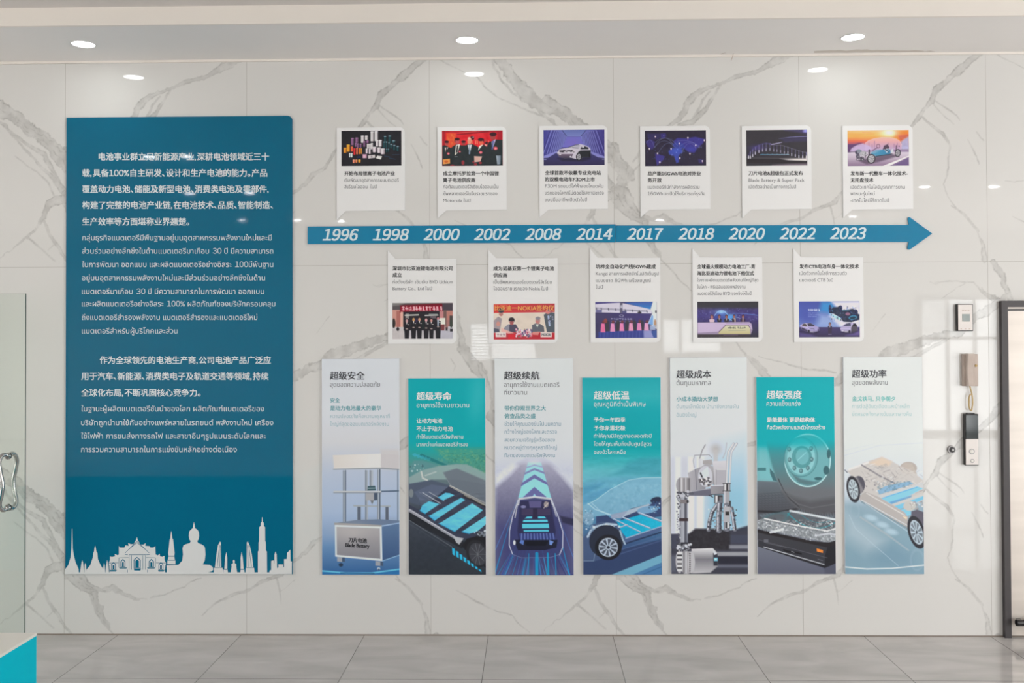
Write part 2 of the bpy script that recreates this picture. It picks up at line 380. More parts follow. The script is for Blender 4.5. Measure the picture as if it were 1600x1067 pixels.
class Cv:
    """canvas over a rectangle of the photograph, S samples per pixel, colours 0..255"""
    def __init__(s, x0, y0, x1, y1, S, bg):
        s.x0, s.y0, s.S = x0-1.5, y0-1.5, S
        s.w = int((x1-x0+3)*S)+1; s.h = int((y1-y0+3)*S)+1
        s.c = np.zeros((s.h, s.w, 3)); s.c[:] = bg
        s.gx = s.x0+np.arange(s.w)/S; s.gy = s.y0+np.arange(s.h)/S
        s.frame(0, 0, 1)
    def frame(s, ox, oy, k):
        s.ax = (s.gx-ox)/k; s.ay = (s.gy-oy)/k; s.k = k
        return s
    def _blk(s, xa, ya, xb, yb):
        i0 = int(np.searchsorted(s.ax, xa)); i1 = int(np.searchsorted(s.ax, xb))
        j0 = int(np.searchsorted(s.ay, ya)); j1 = int(np.searchsorted(s.ay, yb))
        if i1 <= i0 or j1 <= j0: return None
        X, Y = np.meshgrid(s.ax[i0:i1], s.ay[j0:j1])
        return (slice(j0, j1), slice(i0, i1)), X, Y
    def _put(s, sl, m, col):
        col = np.asarray(col, float)
        s.c[sl] = s.c[sl]*(1-m[..., None])+col*m[..., None]
    def _f(s, f): return (0.7 if f is None else f)/s.k
    def vg(s, stops):
        ys = [a for a, _ in stops]
        for i in range(3): s.c[:, :, i] = np.interp(s.ay, ys, [c[i] for _, c in stops])[:, None]
        return s
    def poly(s, p, col, a=1.0, f=None, g=None, sym=None):
        """g: (axis 0/1, pos0, pos1, colour1) for a linear change of colour"""
        f = s._f(f); p = np.asarray(p, float)
        r = s._blk(p[:, 0].min()-f, p[:, 1].min()-f, p[:, 0].max()+f, p[:, 1].max()+f)
        if r is None: return s
        sl, X, Y = r
        d = np.full(X.shape, 1e9); ins = np.zeros(X.shape, bool)
        for (ax, ay), (bx, by) in zip(p, np.roll(p, -1, 0)):
            ex, ey = bx-ax, by-ay; l2 = ex*ex+ey*ey+1e-9
            t = np.clip(((X-ax)*ex+(Y-ay)*ey)/l2, 0, 1)
            d = np.minimum(d, (X-ax-t*ex)**2+(Y-ay-t*ey)**2)
            cr = ((ay > Y) != (by > Y))
            if ey != 0: ins ^= cr & (X < ex*(Y-ay)/ey+ax)
        d = np.sqrt(d); d = np.where(ins, d, -d)
        m = np.clip(0.5+d/f, 0, 1)*a
        if g:
            t = np.clip(((X if g[0] == 0 else Y)-g[1])/(g[2]-g[1]), 0, 1)[..., None]
            col = np.asarray(col, float)*(1-t)+np.asarray(g[3], float)*t
        s._put(sl, m, col); return s
    def rect(s, x0, y0, x1, y1, col, a=1.0, f=None, g=None):
        return s.poly([(x0, y0), (x1, y0), (x1, y1), (x0, y1)], col, a, f, g)
    def ell(s, cx, cy, rx, ry, col, a=1.0, f=None, rot=0.0, ring=None):
        f = s._f(f); R = max(rx, ry)+f+(ring or 0)
        r = s._blk(cx-R, cy-R, cx+R, cy+R)
        if r is None: return s
        sl, X, Y = r
        c, n = math.cos(math.radians(rot)), math.sin(math.radians(rot))
        u = ((X-cx)*c+(Y-cy)*n)/rx; v = (-(X-cx)*n+(Y-cy)*c)/ry
        q = np.sqrt(u*u+v*v)+1e-9
        d = (1-q)*min(rx, ry)
        if ring: d = ring/2-np.abs(d)
        s._put(sl, np.clip(0.5+d/f, 0, 1)*a, col); return s
    def glow(s, cx, cy, rx, ry, col, a=1.0):
        r = s._blk(cx-3*rx, cy-3*ry, cx+3*rx, cy+3*ry)
        if r is None: return s
        sl, X, Y = r
        s._put(sl, np.exp(-((X-cx)/rx)**2-((Y-cy)/ry)**2)*a, col); return s
    def line(s, p, w, col, a=1.0, f=None):
        f = s._f(f); p = np.asarray(p, float)
        w0, w1 = w if isinstance(w, tuple) else (w, w)
        R = max(w0, w1)/2+f
        r = s._blk(p[:, 0].min()-R, p[:, 1].min()-R, p[:, 0].max()+R, p[:, 1].max()+R)
        if r is None: return s
        sl, X, Y = r
        m = np.zeros(X.shape); n = len(p)-1
        for i in range(n):
            (ax, ay), (bx, by) = p[i], p[i+1]
            ex, ey = bx-ax, by-ay
            t = np.clip(((X-ax)*ex+(Y-ay)*ey)/(ex*ex+ey*ey+1e-9), 0, 1)
            d = np.sqrt((X-ax-t*ex)**2+(Y-ay-t*ey)**2)
            hw = (w0+(w1-w0)*(i+t)/n)/2
            m = np.maximum(m, np.clip(0.5+(hw-d)/f, 0, 1)*np.minimum(1, 2*hw/f*1.2))
        s._put(sl, m*a, col); return s
    def arc(s, x0, y0, x1, y1, peak, w, col, a=1.0):
        t = np.linspace(0, 1, 14); cy = 2*peak-(y0+y1)/2
        return s.line(np.stack([x0+(x1-x0)*t, (1-t)**2*y0+2*t*(1-t)*cy+t*t*y1], 1), w, col, a)
    def noise(s, amt, cell, seed, box=None, sx=1.0, sy=1.0, col=None):
        """mottle; with col, blend that colour in patches"""
        box = box or (s.ax[0], s.ay[0], s.ax[-1], s.ay[-1])
        r = s._blk(*box)
        if r is None: return s
        sl, X, Y = r
        n = fbm(X.shape[0], X.shape[1], cell/s.k*s.S*s.k, seed, 3, sx, sy)
        n = (n-0.5)*2
        if col is None: s.c[sl] = np.clip(s.c[sl]+n[..., None]*amt, 0, 255)
        else: s._put(sl, np.clip(n*2.2, 0, 1)*amt, col)
        return s
    def dash(s, x0, x1, y, h, n, col, seed, a=1.0):
        rg = random.Random(seed); cw = (x1-x0)/n
        for i in range(n):
            cx = x0+cw*(i+0.5)
            for _ in range(4):
                if rg.random() < 0.5: yy = y+(rg.random()-0.5)*h*0.8; s.line([(cx-cw*0.36, yy), (cx+cw*0.36, yy)], h*0.16, col, a)
                else: xx = cx+(rg.random()-0.5)*cw*0.6; s.line([(xx, y-h*0.42), (xx+cw*0.1, y+h*0.42)], h*0.16, col, a)
        return s
    def dots(s, n, box, r, cols, seed, a=1.0):
        rg = random.Random(seed)
        for _ in range(n):
            q = r*(0.5+rg.random())
            s.ell(box[0]+rg.random()*(box[2]-box[0]), box[1]+rg.random()*(box[3]-box[1]), q, q, rg.choice(cols), a)
        return s
    def sample(s, px, py):
        u = np.clip((px-s.x0)*s.S, 0, s.w-1.001); v = np.clip((py-s.y0)*s.S, 0, s.h-1.001)
        i = u.astype(int); j = v.astype(int); fu = (u-i)[..., None]; fv = (v-j)[..., None]; c = s.c
        return (c[j, i]*(1-fu)+c[j, i+1]*fu)*(1-fv)+(c[j+1, i]*(1-fu)+c[j+1, i+1]*fu)*fv

def grid_mesh(name, X, Z, y, attr=None, rgb=None, val=None):
    h, w = X.shape
    V = np.stack([X, np.full(X.shape, y), Z], -1).reshape(-1, 3)
    idx = np.arange(h*w).reshape(h, w)
    F = np.stack([idx[:-1, :-1], idx[1:, :-1], idx[1:, 1:], idx[:-1, 1:]], -1).reshape(-1)
    me = bpy.data.meshes.new(name); n = len(F)//4
    me.vertices.add(len(V)); me.vertices.foreach_set('co', V.ravel())
    me.loops.add(len(F)); me.loops.foreach_set('vertex_index', F.astype(np.int32))
    me.polygons.add(n); me.polygons.foreach_set('loop_start', np.arange(0, 4*n, 4, dtype=np.int32))
    if rgb is not None:
        a = me.color_attributes.new('print', 'FLOAT_COLOR', 'POINT')
        a.data.foreach_set('color', np.concatenate([rgb.reshape(-1, 3), np.ones((h*w, 1))], 1).ravel().astype(np.float32))
    me.update()
    return me
def print_grid(name, cv, x0, x1, z0, z1, y, S, m, parent):
    """printed picture filling the world rectangle; rows run top to bottom"""
    nx = max(2, int((x1-x0)/KP*S)); nz = max(2, int((z1-z0)/KP*S))
    X, Z = np.meshgrid(np.linspace(x0, x1, nx), np.linspace(z1, z0, nz))
    px, py = P(X, y, Z)
    me = grid_mesh(name, X, Z, y, rgb=alb(cv.sample(px, py)))
    return link(name, me, m, parent)

# ------------------------------------------------------------------ the setting: floor, ceiling, walls
def pxr(x0, y0, x1, y1, y=0.0):
    """photo rectangle -> world X0, X1, Z0, Z1 on the plane Y=y"""
    xm, ym = (x0+x1)/2, (y0+y1)/2
    return float(W(x0, ym, y)[0]), float(W(x1, ym, y)[0]), float(W(xm, y1, y)[1]), float(W(xm, y0, y)[1])

box('floor', XL, XR, YB, 0.0, -0.1, 0.0, M['floor'])['kind'] = 'structure'
box('ceiling', XL, XR, YB, -0.73, ZC, ZC+0.1, M['ceiling'])['kind'] = 'structure'
bm = bmesh.new()
bm_box(bm, XL, XR, -0.71, 0.15, HS, ZC+0.1)
so = from_bm('ceiling_soffit', bm, M['paint']); so['kind'] = 'structure'
box('trim_1', XL, XR, -0.73, -0.71, HS-0.002, ZC, M['fascia'])['kind'] = 'structure'
box('trim_2', XL, XR, -0.014, -0.001, HS-0.014, HS, M['fascia'])['kind'] = 'structure'
box('baseboard_joint', XL, 6.5, -0.005, 0.0, 0.0, 0.006, M['dirt'])['kind'] = 'structure'
box('wall_left', XL-0.15, XL, YB, 0.15, 0, ZC+0.1, M['room'])['kind'] = 'structure'
box('wall_right', XR, XR+0.15, YB, 0.15, 0, ZC+0.1, M['room'])['kind'] = 'structure'
box('wall_front', XL-0.15, XR+0.15, YB-0.15, YB, 0, ZC+0.1, M['room'])['kind'] = 'structure'

# marble veins, measured in the photograph: (points x,y,width) in pixels; the slabs repeat every three
VEINS = [
 [(1562,45,10),(1530,84,10),(1501,107,13),(1479,125,8),(1462,140,10),(1454,158,9),(1445,168,5),(1437,182,8),(1424,197,4),(1389,229,5),(1374,255,6),(1354,268,8),(1334,288,5),(1319,300,5),(1307,309,5),(1295,319,6),(1275,326,4),(1252,340,3)],
 [(1440,180,3),(1457,196,5),(1472,208,6),(1485,227,3),(1482,250,3),(1480,272,2.5),(1474,287,1.5),(1482,307,2),(1495,325,2.5),(1510,340,3),(1524,356,2.5),(1529,366,2),(1536,382,6),(1538,405,9)],
 [(1461,157,2),(1480,170,2.5),(1495,180,2),(1500,188,1)], [(1456,160,1.5),(1475,180,2),(1490,193,1.5)], [(1512,217,1.5),(1522,235,2.5),(1530,255,2)], [(1525,205,1.5),(1537,219,2)],
 [(1298,322,2.5),(1302,340,2),(1303,358,1)],
 [(436,925-575.5,0.5),(460,330,0.5)],
 # broad band falling from the top
 [(679,412,10),(691,430,11),(696,447,10),(702,464,8),(717,495,6),(717,516,9),(723,539,13),(732,557,16),(744,575,20),(755,588,15),(764,605,6),(768,615,4),(767,646,3),(775,662,4)],
 [(748,568,8),(755,580,12),(762,600,8)],
 [(766,72,16),(782,92,18),(795,110,18),(815,140,22),(838,160,20),(856,170,16),(874,178,12),(892,189,12),(915,205,12),(935,222,16),(955,242,22),(975,265,24),(984,280,14)],
 [(770,88,4),(772,105,4),(785,125,4),(800,145,4),(825,157,5),(845,175,5),(860,188,5),(875,205,4),(900,230,5),(930,262,6),(955,290,12),(970,300,20),(980,314,20),(992,330,14),(1002,338,10),(1020,343,6),(1038,338,9),(1051,344,6),(1064,350,6),(1078,356,4)],
 [(745,120,2),(762,140,2.5),(785,155,2.5),(810,165,2.5),(830,175,3),(850,182,4)], [(685,92,2.5),(700,100,2),(712,106,1.5),(735,118,1.5)],
 [(926,329,6),(922,341,4),(915,350,2)], [(980,285,4),(988,268,3),(1002,255,2.5)], [(998,338,5),(1006,360,5),(1013,378,6),(1022,392,6),(1030,402,4)],
 # arch at the slab's upper edge
 [(1240,82,10),(1226,90,12),(1210,98,13),(1185,110,8),(1165,116,7),(1152,119,8),(1135,126,6),(1122,131,6),(1097,139,7),(1085,148,10),(1078,158,12),(1073,170,9),(1060,185,8),(1045,195,7),(1020,218,7),(990,250,4)],
 [(1215,84,4),(1200,100,4)],
 [(1126,132,2),(1118,145,4),(1110,158,6),(1104,168,6),(1092,178,10),(1080,190,9),(1060,195,7)], [(1110,142,3),(1098,155,4),(1095,165,4),(1082,183,4)],
 # forked vein low on the slab
 [(0,734,13),(20,748,14),(37,762,14),(52,775,15),(70,787,18),(84,800,16),(98,812,18),(115,840,14),(112,865,14),(102,884,20),(112,898,20),(124,909,17),(138,919,13),(149,928,11),(153,942,9),(157,953,9),(166,973,6),(176,988,2.5)],
 [(0,765,3),(18,780,4),(37,793,5),(52,803,6),(67,812,8),(75,826,8),(82,840,6),(96,866,4)],
 [(22,815,2),(40,830,2),(56,840,2.5),(73,857,3),(84,880,3)],
 [(100,884,16),(86,886,15),(76,892,13),(70,903,9),(67,914,8),(56,928,3),(42,944,5),(20,960,2),(0,974,1.5),(-12,984,1.5)],
 [(67,914,4),(75,939,5),(84,952,5),(90,961,6),(100,978,5),(112,990,4)], [(42,944,3),(62,961,2.5),(84,981,3)], [(74,964,1.5),(85,953,1.5)],
 [(142,922,8),(160,922,5),(168,920,6),(177,919,8),(186,924,7),(197,928,7),(208,932,5),(216,935,3),(230,936,1)],
 [(236,934,2),(242,932,4),(256,930,1.5),(270,922,2.5),(287,917,2),(297,909,2),(314,903,1.5)],
 [(317,961,1.5),(337,942,3),(358,932,5),(370,927,5),(381,925,4),(405,912,4),(429,900,6),(439,897,7),(447,885,5)], [(432,904,3),(436,920,2.5),(439,944,1)],
 [(619,904,1.5),(638,917,3),(660,944,3)],
 [(712,922,1),(730,930,2),(746,941,3),(773,954,2),(800,961,2),(810,974,2),(827,988,1.2)],
 # broad band across the lower slabs
 [(430,604,12),(457,590,14),(480,577,13),(503,568,14),(525,552,18),(548,543,17),(570,536,16),(593,527,13),(606,525,12),(622,524,11),(636,516,10),(661,497,13),(678,484,14),(698,468,12)],
 [(540,566,4),(561,559,6),(580,548,6),(606,534,6)], [(520,566,3),(545,552,5),(560,545,4)],
 [(1459,441,1),(1479,439,2),(1496,440,2),(1521,442,2),(1535,456,4),(1552,467,9)], [(1534,449,2),(1542,460,4),(1554,465,8)],
 [(1020,381,6),(1033,404,3),(1049,422,3),(1063,440,2),(1081,453,2),(1105,478,2),(1130,510,2),(1150,534,2),(1162,550,3),(1177,566,7),(1191,581,11),(1200,592,10),(1220,612,5)],
 [(1170,556,3),(1184,566,4),(1198,580,4)], [(1186,557,1.5),(1211,563,2),(1245,572,3),(1263,577,3),(1290,579,3),(1306,583,2)],
 [(640,445,1.2),(600,470,0.6)], [(496,520,1),(505,508,1.5),(515,495,1)], [(583,445,1.5),(592,448,1.5),(598,446,1)],
 [(1570,282,1),(1585,284,1.5),(1600,282,1)], [(705,560,1.5),(712,572,2),(708,580,1)],
]
def marble_pattern():
    k = 0.0034; w = int(round(3.6/k)); h = int(round(2.402/k))
    val = np.zeros((h, w))
    xs = np.arange(w)*k; zs = np.arange(h)*k
    wob = [(fbm(h, w, 9, 71+i, 4)-0.5) for i in range(2)]
    wob2 = [(fbm(h, w, 34, 171+i, 3)-0.5) for i in range(2)]
    tex = fbm(h, w, 16, 5, 5); tex2 = fbm(h, w, 6, 9, 3)
    for si, st in enumerate(VEINS):
        a = np.array(st, float); X, Z = W(a[:, 0], a[:, 1]); X = X-X0; hw = np.maximum(a[:, 2], 1.0)*KP/2
        for du in (-7.2, -3.6, 0, 3.6):
            for dz in (0, -2.402):
                x = X+du; z = Z+dz; R = hw.max()+0.045
                i0, i1 = np.searchsorted(xs, (x.min()-R, x.max()+R)); j0, j1 = np.searchsorted(zs, (z.min()-R, z.max()+R))
                if i1-i0 < 2 or j1-j0 < 2: continue
                sl = (slice(j0, j1), slice(i0, i1))
                gx, gz = np.meshgrid(xs[i0:i1], zs[j0:j1])
                sw = float(np.clip(hw.mean()/0.02, 0.35, 1.3))
                gx = gx+(wob[0][sl]*0.028+wob2[0][sl]*0.030)*sw; gz = gz+(wob[1][sl]*0.028+wob2[1][sl]*0.030)*sw
                best = np.full(gx.shape, 9.0); bh = np.full(gx.shape, 0.01); dd = np.full(gx.shape, 9.0)
                for q in range(len(x)-1):
                    ex, ez = x[q+1]-x[q], z[q+1]-z[q]
                    t = np.clip(((gx-x[q])*ex+(gz-z[q])*ez)/(ex*ex+ez*ez+1e-12), 0, 1)
                    d = np.sqrt((gx-x[q]-t*ex)**2+(gz-z[q]-t*ez)**2); H = hw[q]+(hw[q+1]-hw[q])*t
                    m = d-H < best
                    best = np.where(m, d-H, best); bh = np.where(m, H, bh)
                core = np.clip(0.5-best/0.005, 0, 1)
                rim = np.exp(-((best+0.004)/0.0045)**2)
                wide = np.clip((bh-0.006)/0.016, 0, 1)
                v = core*(0.10+0.62*np.clip(tex[sl]*1.7-0.35, 0, 1)*(1-0.25*wide))+rim*np.clip(tex2[sl]*2.2-0.72, 0, 1)*(0.42+0.12*wide)
                v *= (0.46+0.30*wide)
                val[sl] = np.maximum(val[sl], np.clip(v, 0, 0.85))
    return val, k
X0 = -0.00874
def build_marble(hidden):
    val, k = marble_pattern(); h, w = val.shape
    xa, xb, za, zb = -1.3, 7.2, 0.0, HS+0.05
    n = 20
    ni = int(math.ceil((xb-xa)/k/n)); nj = int(math.ceil((zb-za)/k/n))
    I = np.round((xa-X0)/k).astype(int)+np.arange(ni*n+1); J = np.arange(nj*n+1)
    big = val[np.ix_(J % h, I % w)]
    xw = X0+I*k; zw = J*k
    V, F, A = [], [], []; nv = 0
    for cj in range(nj):
        for ci in range(ni):
            s = big[cj*n:cj*n+n+1, ci*n:ci*n+n+1]
            x = xw[ci*n:ci*n+n+1]; z = zw[cj*n:cj*n+n+1]
            px, py = P(np.array([x[0], x[-1]]), 0.0, np.array([z[0], z[-1]]))
            hid = any(px[0] > r[0]+4 and px[1] < r[2]-4 and py[1] > r[1]+4 and py[0] < r[3]-4 for r in hidden)
            if hid or s.max() < 0.03: x = x[[0, -1]]; z = z[[0, -1]]; s = s[np.ix_([0, -1], [0, -1])]*0
            q = len(x); gx, gz = np.meshgrid(x, z)
            V.append(np.stack([gx, np.zeros_like(gx), gz], -1).reshape(-1, 3)); A.append(s.ravel())
            id_ = nv+np.arange(q*q).reshape(q, q); nv += q*q
            F.append(np.stack([id_[:-1, :-1], id_[:-1, 1:], id_[1:, 1:], id_[1:, :-1]], -1).reshape(-1))
    xe, ze = float(xw[-1]), float(zw[-1]); xs_ = float(xw[0])
    for (a, b, c, d) in ((XL, xs_, 0, ze), (xe, XR, 0, ze)):
        V.append(np.array([(a, 0, c), (b, 0, c), (b, 0, d), (a, 0, d)], float)); A.append(np.zeros(4)); F.append(nv+np.arange(4)); nv += 4
    nf0 = sum(len(f) for f in F)//4
    g = 0.0011                                     # joints between slabs
    js = [(X0+1.2*i-g, X0+1.2*i+g, 0, ze) for i in range(-6, 11)]+[(XL, XR, 2.402-g, 2.402+g)]
    for (a, b, c, d) in js:
        V.append(np.array([(a, -0.0004, c), (b, -0.0004, c), (b, -0.0004, d), (a, -0.0004, d)], float)); A.append(np.zeros(4)); F.append(nv+np.arange(4)); nv += 4
    # the thickness of the wall behind the slabs
    V.append(np.array([(XL, 0.15, 0), (XR, 0.15, 0), (XR, 0.15, ze), (XL, 0.15, ze), (XL, 0, 0), (XR, 0, 0), (XR, 0, ze), (XL, 0, ze)], float)); A.append(np.zeros(8))
    for q in ((1, 0, 3, 2), (4, 5, 1, 0), (7, 3, 2, 6)): F.append(nv+np.array(q))
    nv += 8
    V = np.concatenate(V); F = np.concatenate(F).astype(np.int32); A = np.concatenate(A)
    me = bpy.data.meshes.new('wall_back'); nf = len(F)//4
    me.vertices.add(len(V)); me.vertices.foreach_set('co', V.ravel())
    me.loops.add(len(F)); me.loops.foreach_set('vertex_index', F)
    me.polygons.add(nf); me.polygons.foreach_set('loop_start', np.arange(0, 4*nf, 4, dtype=np.int32))
    mi = np.zeros(nf, np.int32); mi[nf0:nf0+len(js)] = 1
    me.polygons.foreach_set('material_index', mi)
    at = me.attributes.new('vein', 'FLOAT', 'POINT'); at.data.foreach_set('value', A.astype(np.float32))
    me.update()
    link('wall_back', me, [M['marble'], M['grout']])['kind'] = 'structure'
# ------------------------------------------------------------------ printed pictures of the tall posters
def person(c, x, yt, yb, w, suit, skin=(190, 140, 120), hair=(40, 34, 34), shirt=None):
    hh = w*0.42
    c.poly([(x-w*0.5, yt+hh*2.2), (x-w*0.2, yt+hh*1.75), (x+w*0.2, yt+hh*1.75), (x+w*0.5, yt+hh*2.2), (x+w*0.52, (yt+yb)*0.5+30), (x+w*0.42, yb), (x-w*0.42, yb), (x-w*0.52, (yt+yb)*0.5+30)], suit)
    if shirt: c.poly([(x-w*0.14, yt+hh*1.75), (x+w*0.14, yt+hh*1.75), (x, yt+hh*3.1)], shirt)
    c.ell(x, yt+hh*0.75, hh*0.72, hh, hair); c.ell(x, yt+hh*1.1, hh*0.6, hh*0.8, skin)
def wheel(c, x, y, rx, ry, rot, tyre, rim, n=9, dark=(60, 60, 68)):
    c.ell(x, y, rx, ry, tyre, rot=rot); c.ell(x, y, rx*0.72, ry*0.75, rim, rot=rot)
    for i in range(n):
        t = 2*math.pi*i/n+0.3; t2 = t+0.28
        co, sn = math.cos(math.radians(rot)), math.sin(math.radians(rot))
        def q(r, a): u, v = rx*r*math.cos(a), ry*r*math.sin(a); return (x+u*co-v*sn, y+u*sn+v*co)
        c.poly([q(0.2, t), q(0.66, t-0.05), q(0.66, t2+0.05), q(0.2, t2)], dark, 0.75)
    c.ell(x, y, rx*0.12, ry*0.12, dark)

def pic_press(b):
    c = Cv(*b, PS, (207, 209, 214))
    c.vg([(560, (206, 209, 214)), (650, (207, 209, 213)), (690, (204, 204, 206)), (715, (192, 196, 204)), (740, (178, 188, 204)), (800, (164, 181, 205)), (835, (135, 160, 192)), (855, (102, 138, 178)), (882, (72, 112, 158)), (898, (48, 92, 146))])
    c.frame(500, 690, 0.2015)
    c.poly([(472, 60), (620, 60), (620, 215), (472, 210)], (200, 195, 193), 0.8, 6)
    c.poly([(330, 590), (480, 575), (618, 590), (618, 640), (110, 640)], (150, 166, 190), 0.6, 5)
    c.poly([(100, 105), (472, 93), (472, 200), (108, 212)], (212, 205, 198), g=(0, 110, 440, (222, 218, 214)))
    c.poly([(472, 93), (618, 105), (618, 212), (472, 200)], (197, 192, 192))
    c.line([(105, 213), (475, 206), (618, 216)], 9, (138, 144, 152)); c.line([(105, 206), (475, 199)], 4, (222, 222, 222))
    for x0, x1, y0, y1, cc in ((350, 371, 222, 615, (140, 148, 158)), (384, 412, 222, 345, (158, 165, 174)), (598, 616, 222, 622, (140, 158, 182))):
        c.rect(x0, y0, x1, y1, cc); c.line([(x0+5, y0), (x0+5, y1)], 5, (96, 108, 124)); c.line([(x1-5, y0), (x1-5, y1)], 4, (190, 196, 204))
    c.poly([(255, 492), (550, 496), (545, 506), (262, 503)], (160, 166, 172)); c.rect(290, 505, 316, 628, (92, 100, 114)); c.rect(508, 506, 531, 632, (92, 100, 114))
    c.poly([(370, 345), (428, 342), (434, 378), (366, 380)], (64, 90, 100)); c.line([(372, 362), (430, 360)], 6, (150, 176, 180))
    c.rect(355, 395, 418, 455, (166, 166, 169)); c.poly([(418, 395), (446, 392), (446, 452), (418, 455)], (72, 84, 102)); c.poly([(390, 455), (418, 455), (404, 487)], (110, 112, 116))
    for x0, x1, y0, y1 in ((178, 202, 222, 632), (444, 468, 215, 642)):
        c.rect(x0, y0, x1, y1, (118, 128, 142)); c.line([(x0+9, y0), (x0+9, y1)], 5, (196, 202, 208)); c.line([(x1-3, y0), (x1-3, y1)], 5, (74, 88, 108))
    c.poly([(105, 381), (475, 381), (475, 393), (105, 393)], (188, 190, 193)); c.poly([(475, 380), (612, 376), (612, 387), (475, 391)], (84, 100, 122))
    c.line([(105, 396), (475, 396)], 4, (110, 118, 130))
    c.poly([(110, 632), (300, 606), (470, 602), (618, 612), (618, 634), (480, 650)], (120, 132, 150), g=(0, 110, 600, (104, 122, 150)))
    c.poly([(110, 628), (480, 646), (480, 661), (112, 646)], (158, 154, 152)); c.line([(480, 652), (618, 630)], 8, (150, 176, 204))
    c.poly([(115, 645), (478, 658), (484, 926), (118, 891)], (214, 222, 227))
    c.poly([(128, 660), (464, 672), (468, 908), (131, 878)], (172, 168, 168), g=(1, 660, 910, (132, 130, 136))); c.glow(250, 700, 120, 60, (188, 182, 178), 0.5)
    c.poly([(480, 660), (618, 634), (620, 880), (486, 926)], (92, 118, 152), g=(1, 640, 920, (60, 86, 124))); c.line([(486, 924), (620, 878)], 6, (150, 190, 215))
    for x0, y0 in ((133, 893), (430, 925)):
        c.poly([(x0, y0), (x0+57, y0+6), (x0+57, y0+40), (x0, y0+36)], (158, 160, 166)); c.poly([(x0+38, y0+4), (x0+60, y0+6), (x0+60, y0+40), (x0+38, y0+38)], (70, 88, 112))
    c.ell(162, 955, 17, 14, (42, 58, 78)); c.ell(455, 985, 13, 11, (186, 196, 204)); c.ell(456, 990, 7, 6, (60, 76, 96))
    c.poly([(15, 1000), (200, 1016), (400, 1018), (622, 985), (622, 1060), (15, 1060)], (44, 112, 168), 0.9, 3); c.line([(15, 1002), (200, 1018), (400, 1019), (622, 988)], 11, (110, 200, 228), 0.9); c.line([(160, 1018), (420, 1022)], 7, (30, 60, 92), 0.7)
    return c
def pic_pack(b):
    c = Cv(*b, PS, (0, 160, 168))
    c.vg([(590, (0, 160, 167)), (690, (0, 161, 166)), (702, (28, 158, 156)), (722, (70, 142, 136)), (745, (100, 120, 124)), (800, (64, 70, 82)), (850, (50, 56, 66)), (898, (46, 52, 60))])
    c.glow(747, 612, 14, 34, (70, 182, 186), 0.55).glow(742, 640, 10, 20, (60, 178, 182), 0.4)
    c.frame(635, 690, 0.19667)
    c.poly([(210, 50), (632, 50), (632, 290), (470, 185), (330, 150)], (72, 150, 128), 0.75, 6)
    c.noise(0.5, 3, 3, (250, 60, 632, 260), col=(120, 168, 122)); c.noise(0.4, 2, 4, (330, 90, 632, 240), col=(40, 110, 100))
    c.poly([(120, 95), (330, 185), (300, 195), (95, 112)], (30, 112, 116), 0.8)
    for i in range(5): c.poly([(42+30*i, 100+9*i), (70+30*i, 90+9*i), (96+24*i, 110+9*i), (66+26*i, 122+8*i)], (60, 168, 184), 0.85-0.1*i)
    c.poly([(20, 215), (60, 150), (130, 150), (260, 190), (120, 240), (20, 285)], (90, 140, 142), 0.9, 2)
    c.dots(16, (25, 180, 140, 235), 5, [(200, 216, 212), (60, 98, 104), (150, 176, 176)], 5, 0.8)
    c.poly([(20, 285), (120, 228), (260, 192), (400, 178), (480, 180), (560, 215), (632, 255), (632, 340), (400, 300), (200, 300), (20, 345)], (142, 166, 164), 0.85, 2)
    c.poly([(290, 245), (400, 212), (632, 310), (632, 490), (350, 350)], (104, 112, 122), 0.9, 2); c.line([(290, 245), (350, 345)], 5, (130, 140, 146), 0.7)
    c.poly([(20, 335), (200, 305), (350, 348), (300, 410), (110, 510), (20, 480)], (78, 88, 106), 0.95, 2)
    c.poly([(60, 400), (200, 340), (330, 360), (260, 420), (110, 470)], (92, 102, 124), 0.8, 2)
    c.line([(118, 240), (130, 290), (165, 305)], 14, (206, 206, 198), 0.8); c.line([(150, 270), (235, 240)], 10, (190, 196, 190), 0.7); c.ell(38, 410, 18, 34, (128, 136, 138), 0.9)
    c.poly([(20, 500), (110, 545), (340, 352), (632, 490), (632, 730), (480, 780), (390, 765), (20, 560)], (56, 60, 78))
    c.line([(130, 405), (270, 490)], 6, (186, 190, 196)); c.line([(180, 400), (300, 470)], 5, (170, 174, 182)); c.line([(100, 400), (200, 470)], 4, (110, 116, 130))
    CY = (86, 186, 222); CD = (42, 164, 214)
    for p in ([(108, 548), (125, 505), (180, 472), (262, 495), (150, 572)], [(255, 440), (310, 405), (345, 408), (382, 425), (292, 466)], [(180, 590), (435, 445), (468, 462), (225, 627)],
              [(260, 650), (522, 490), (608, 545), (385, 714)], [(440, 715), (632, 590), (632, 655), (560, 715), (500, 730)]):
        c.poly(p, CY, g=(0, 100, 640, (104, 196, 226))); c.line([p[0], p[-1]], 8, CD, 0.7)
    c.noise(14, 3, 8, (100, 400, 632, 730), sx=3)
    c.line([(345, 352), (632, 505)], 13, (150, 150, 146)); c.line([(350, 348), (632, 490)], 4, (206, 204, 196)); c.line([(450, 430), (632, 520)], 12, (42, 40, 44)); c.line([(460, 425), (505, 448)], 8, (140, 132, 118), 0.8); c.line([(545, 465), (610, 500)], 9, (150, 146, 134), 0.8)
    c.poly([(20, 555), (400, 785), (480, 800), (440, 850), (20, 625)], (34, 37, 44))
    c.line([(25, 545), (390, 765)], (26, 20), (150, 151, 160)); c.line([(25, 540), (390, 757)], 5, (206, 208, 212), 0.9); c.poly([(372, 750), (455, 768), (420, 818), (395, 800)], (178, 180, 184))
    c.line([(20, 622), (365, 838)], 4, (116, 122, 128)); c.line([(20, 650), (320, 835)], 3, (72, 80, 88))
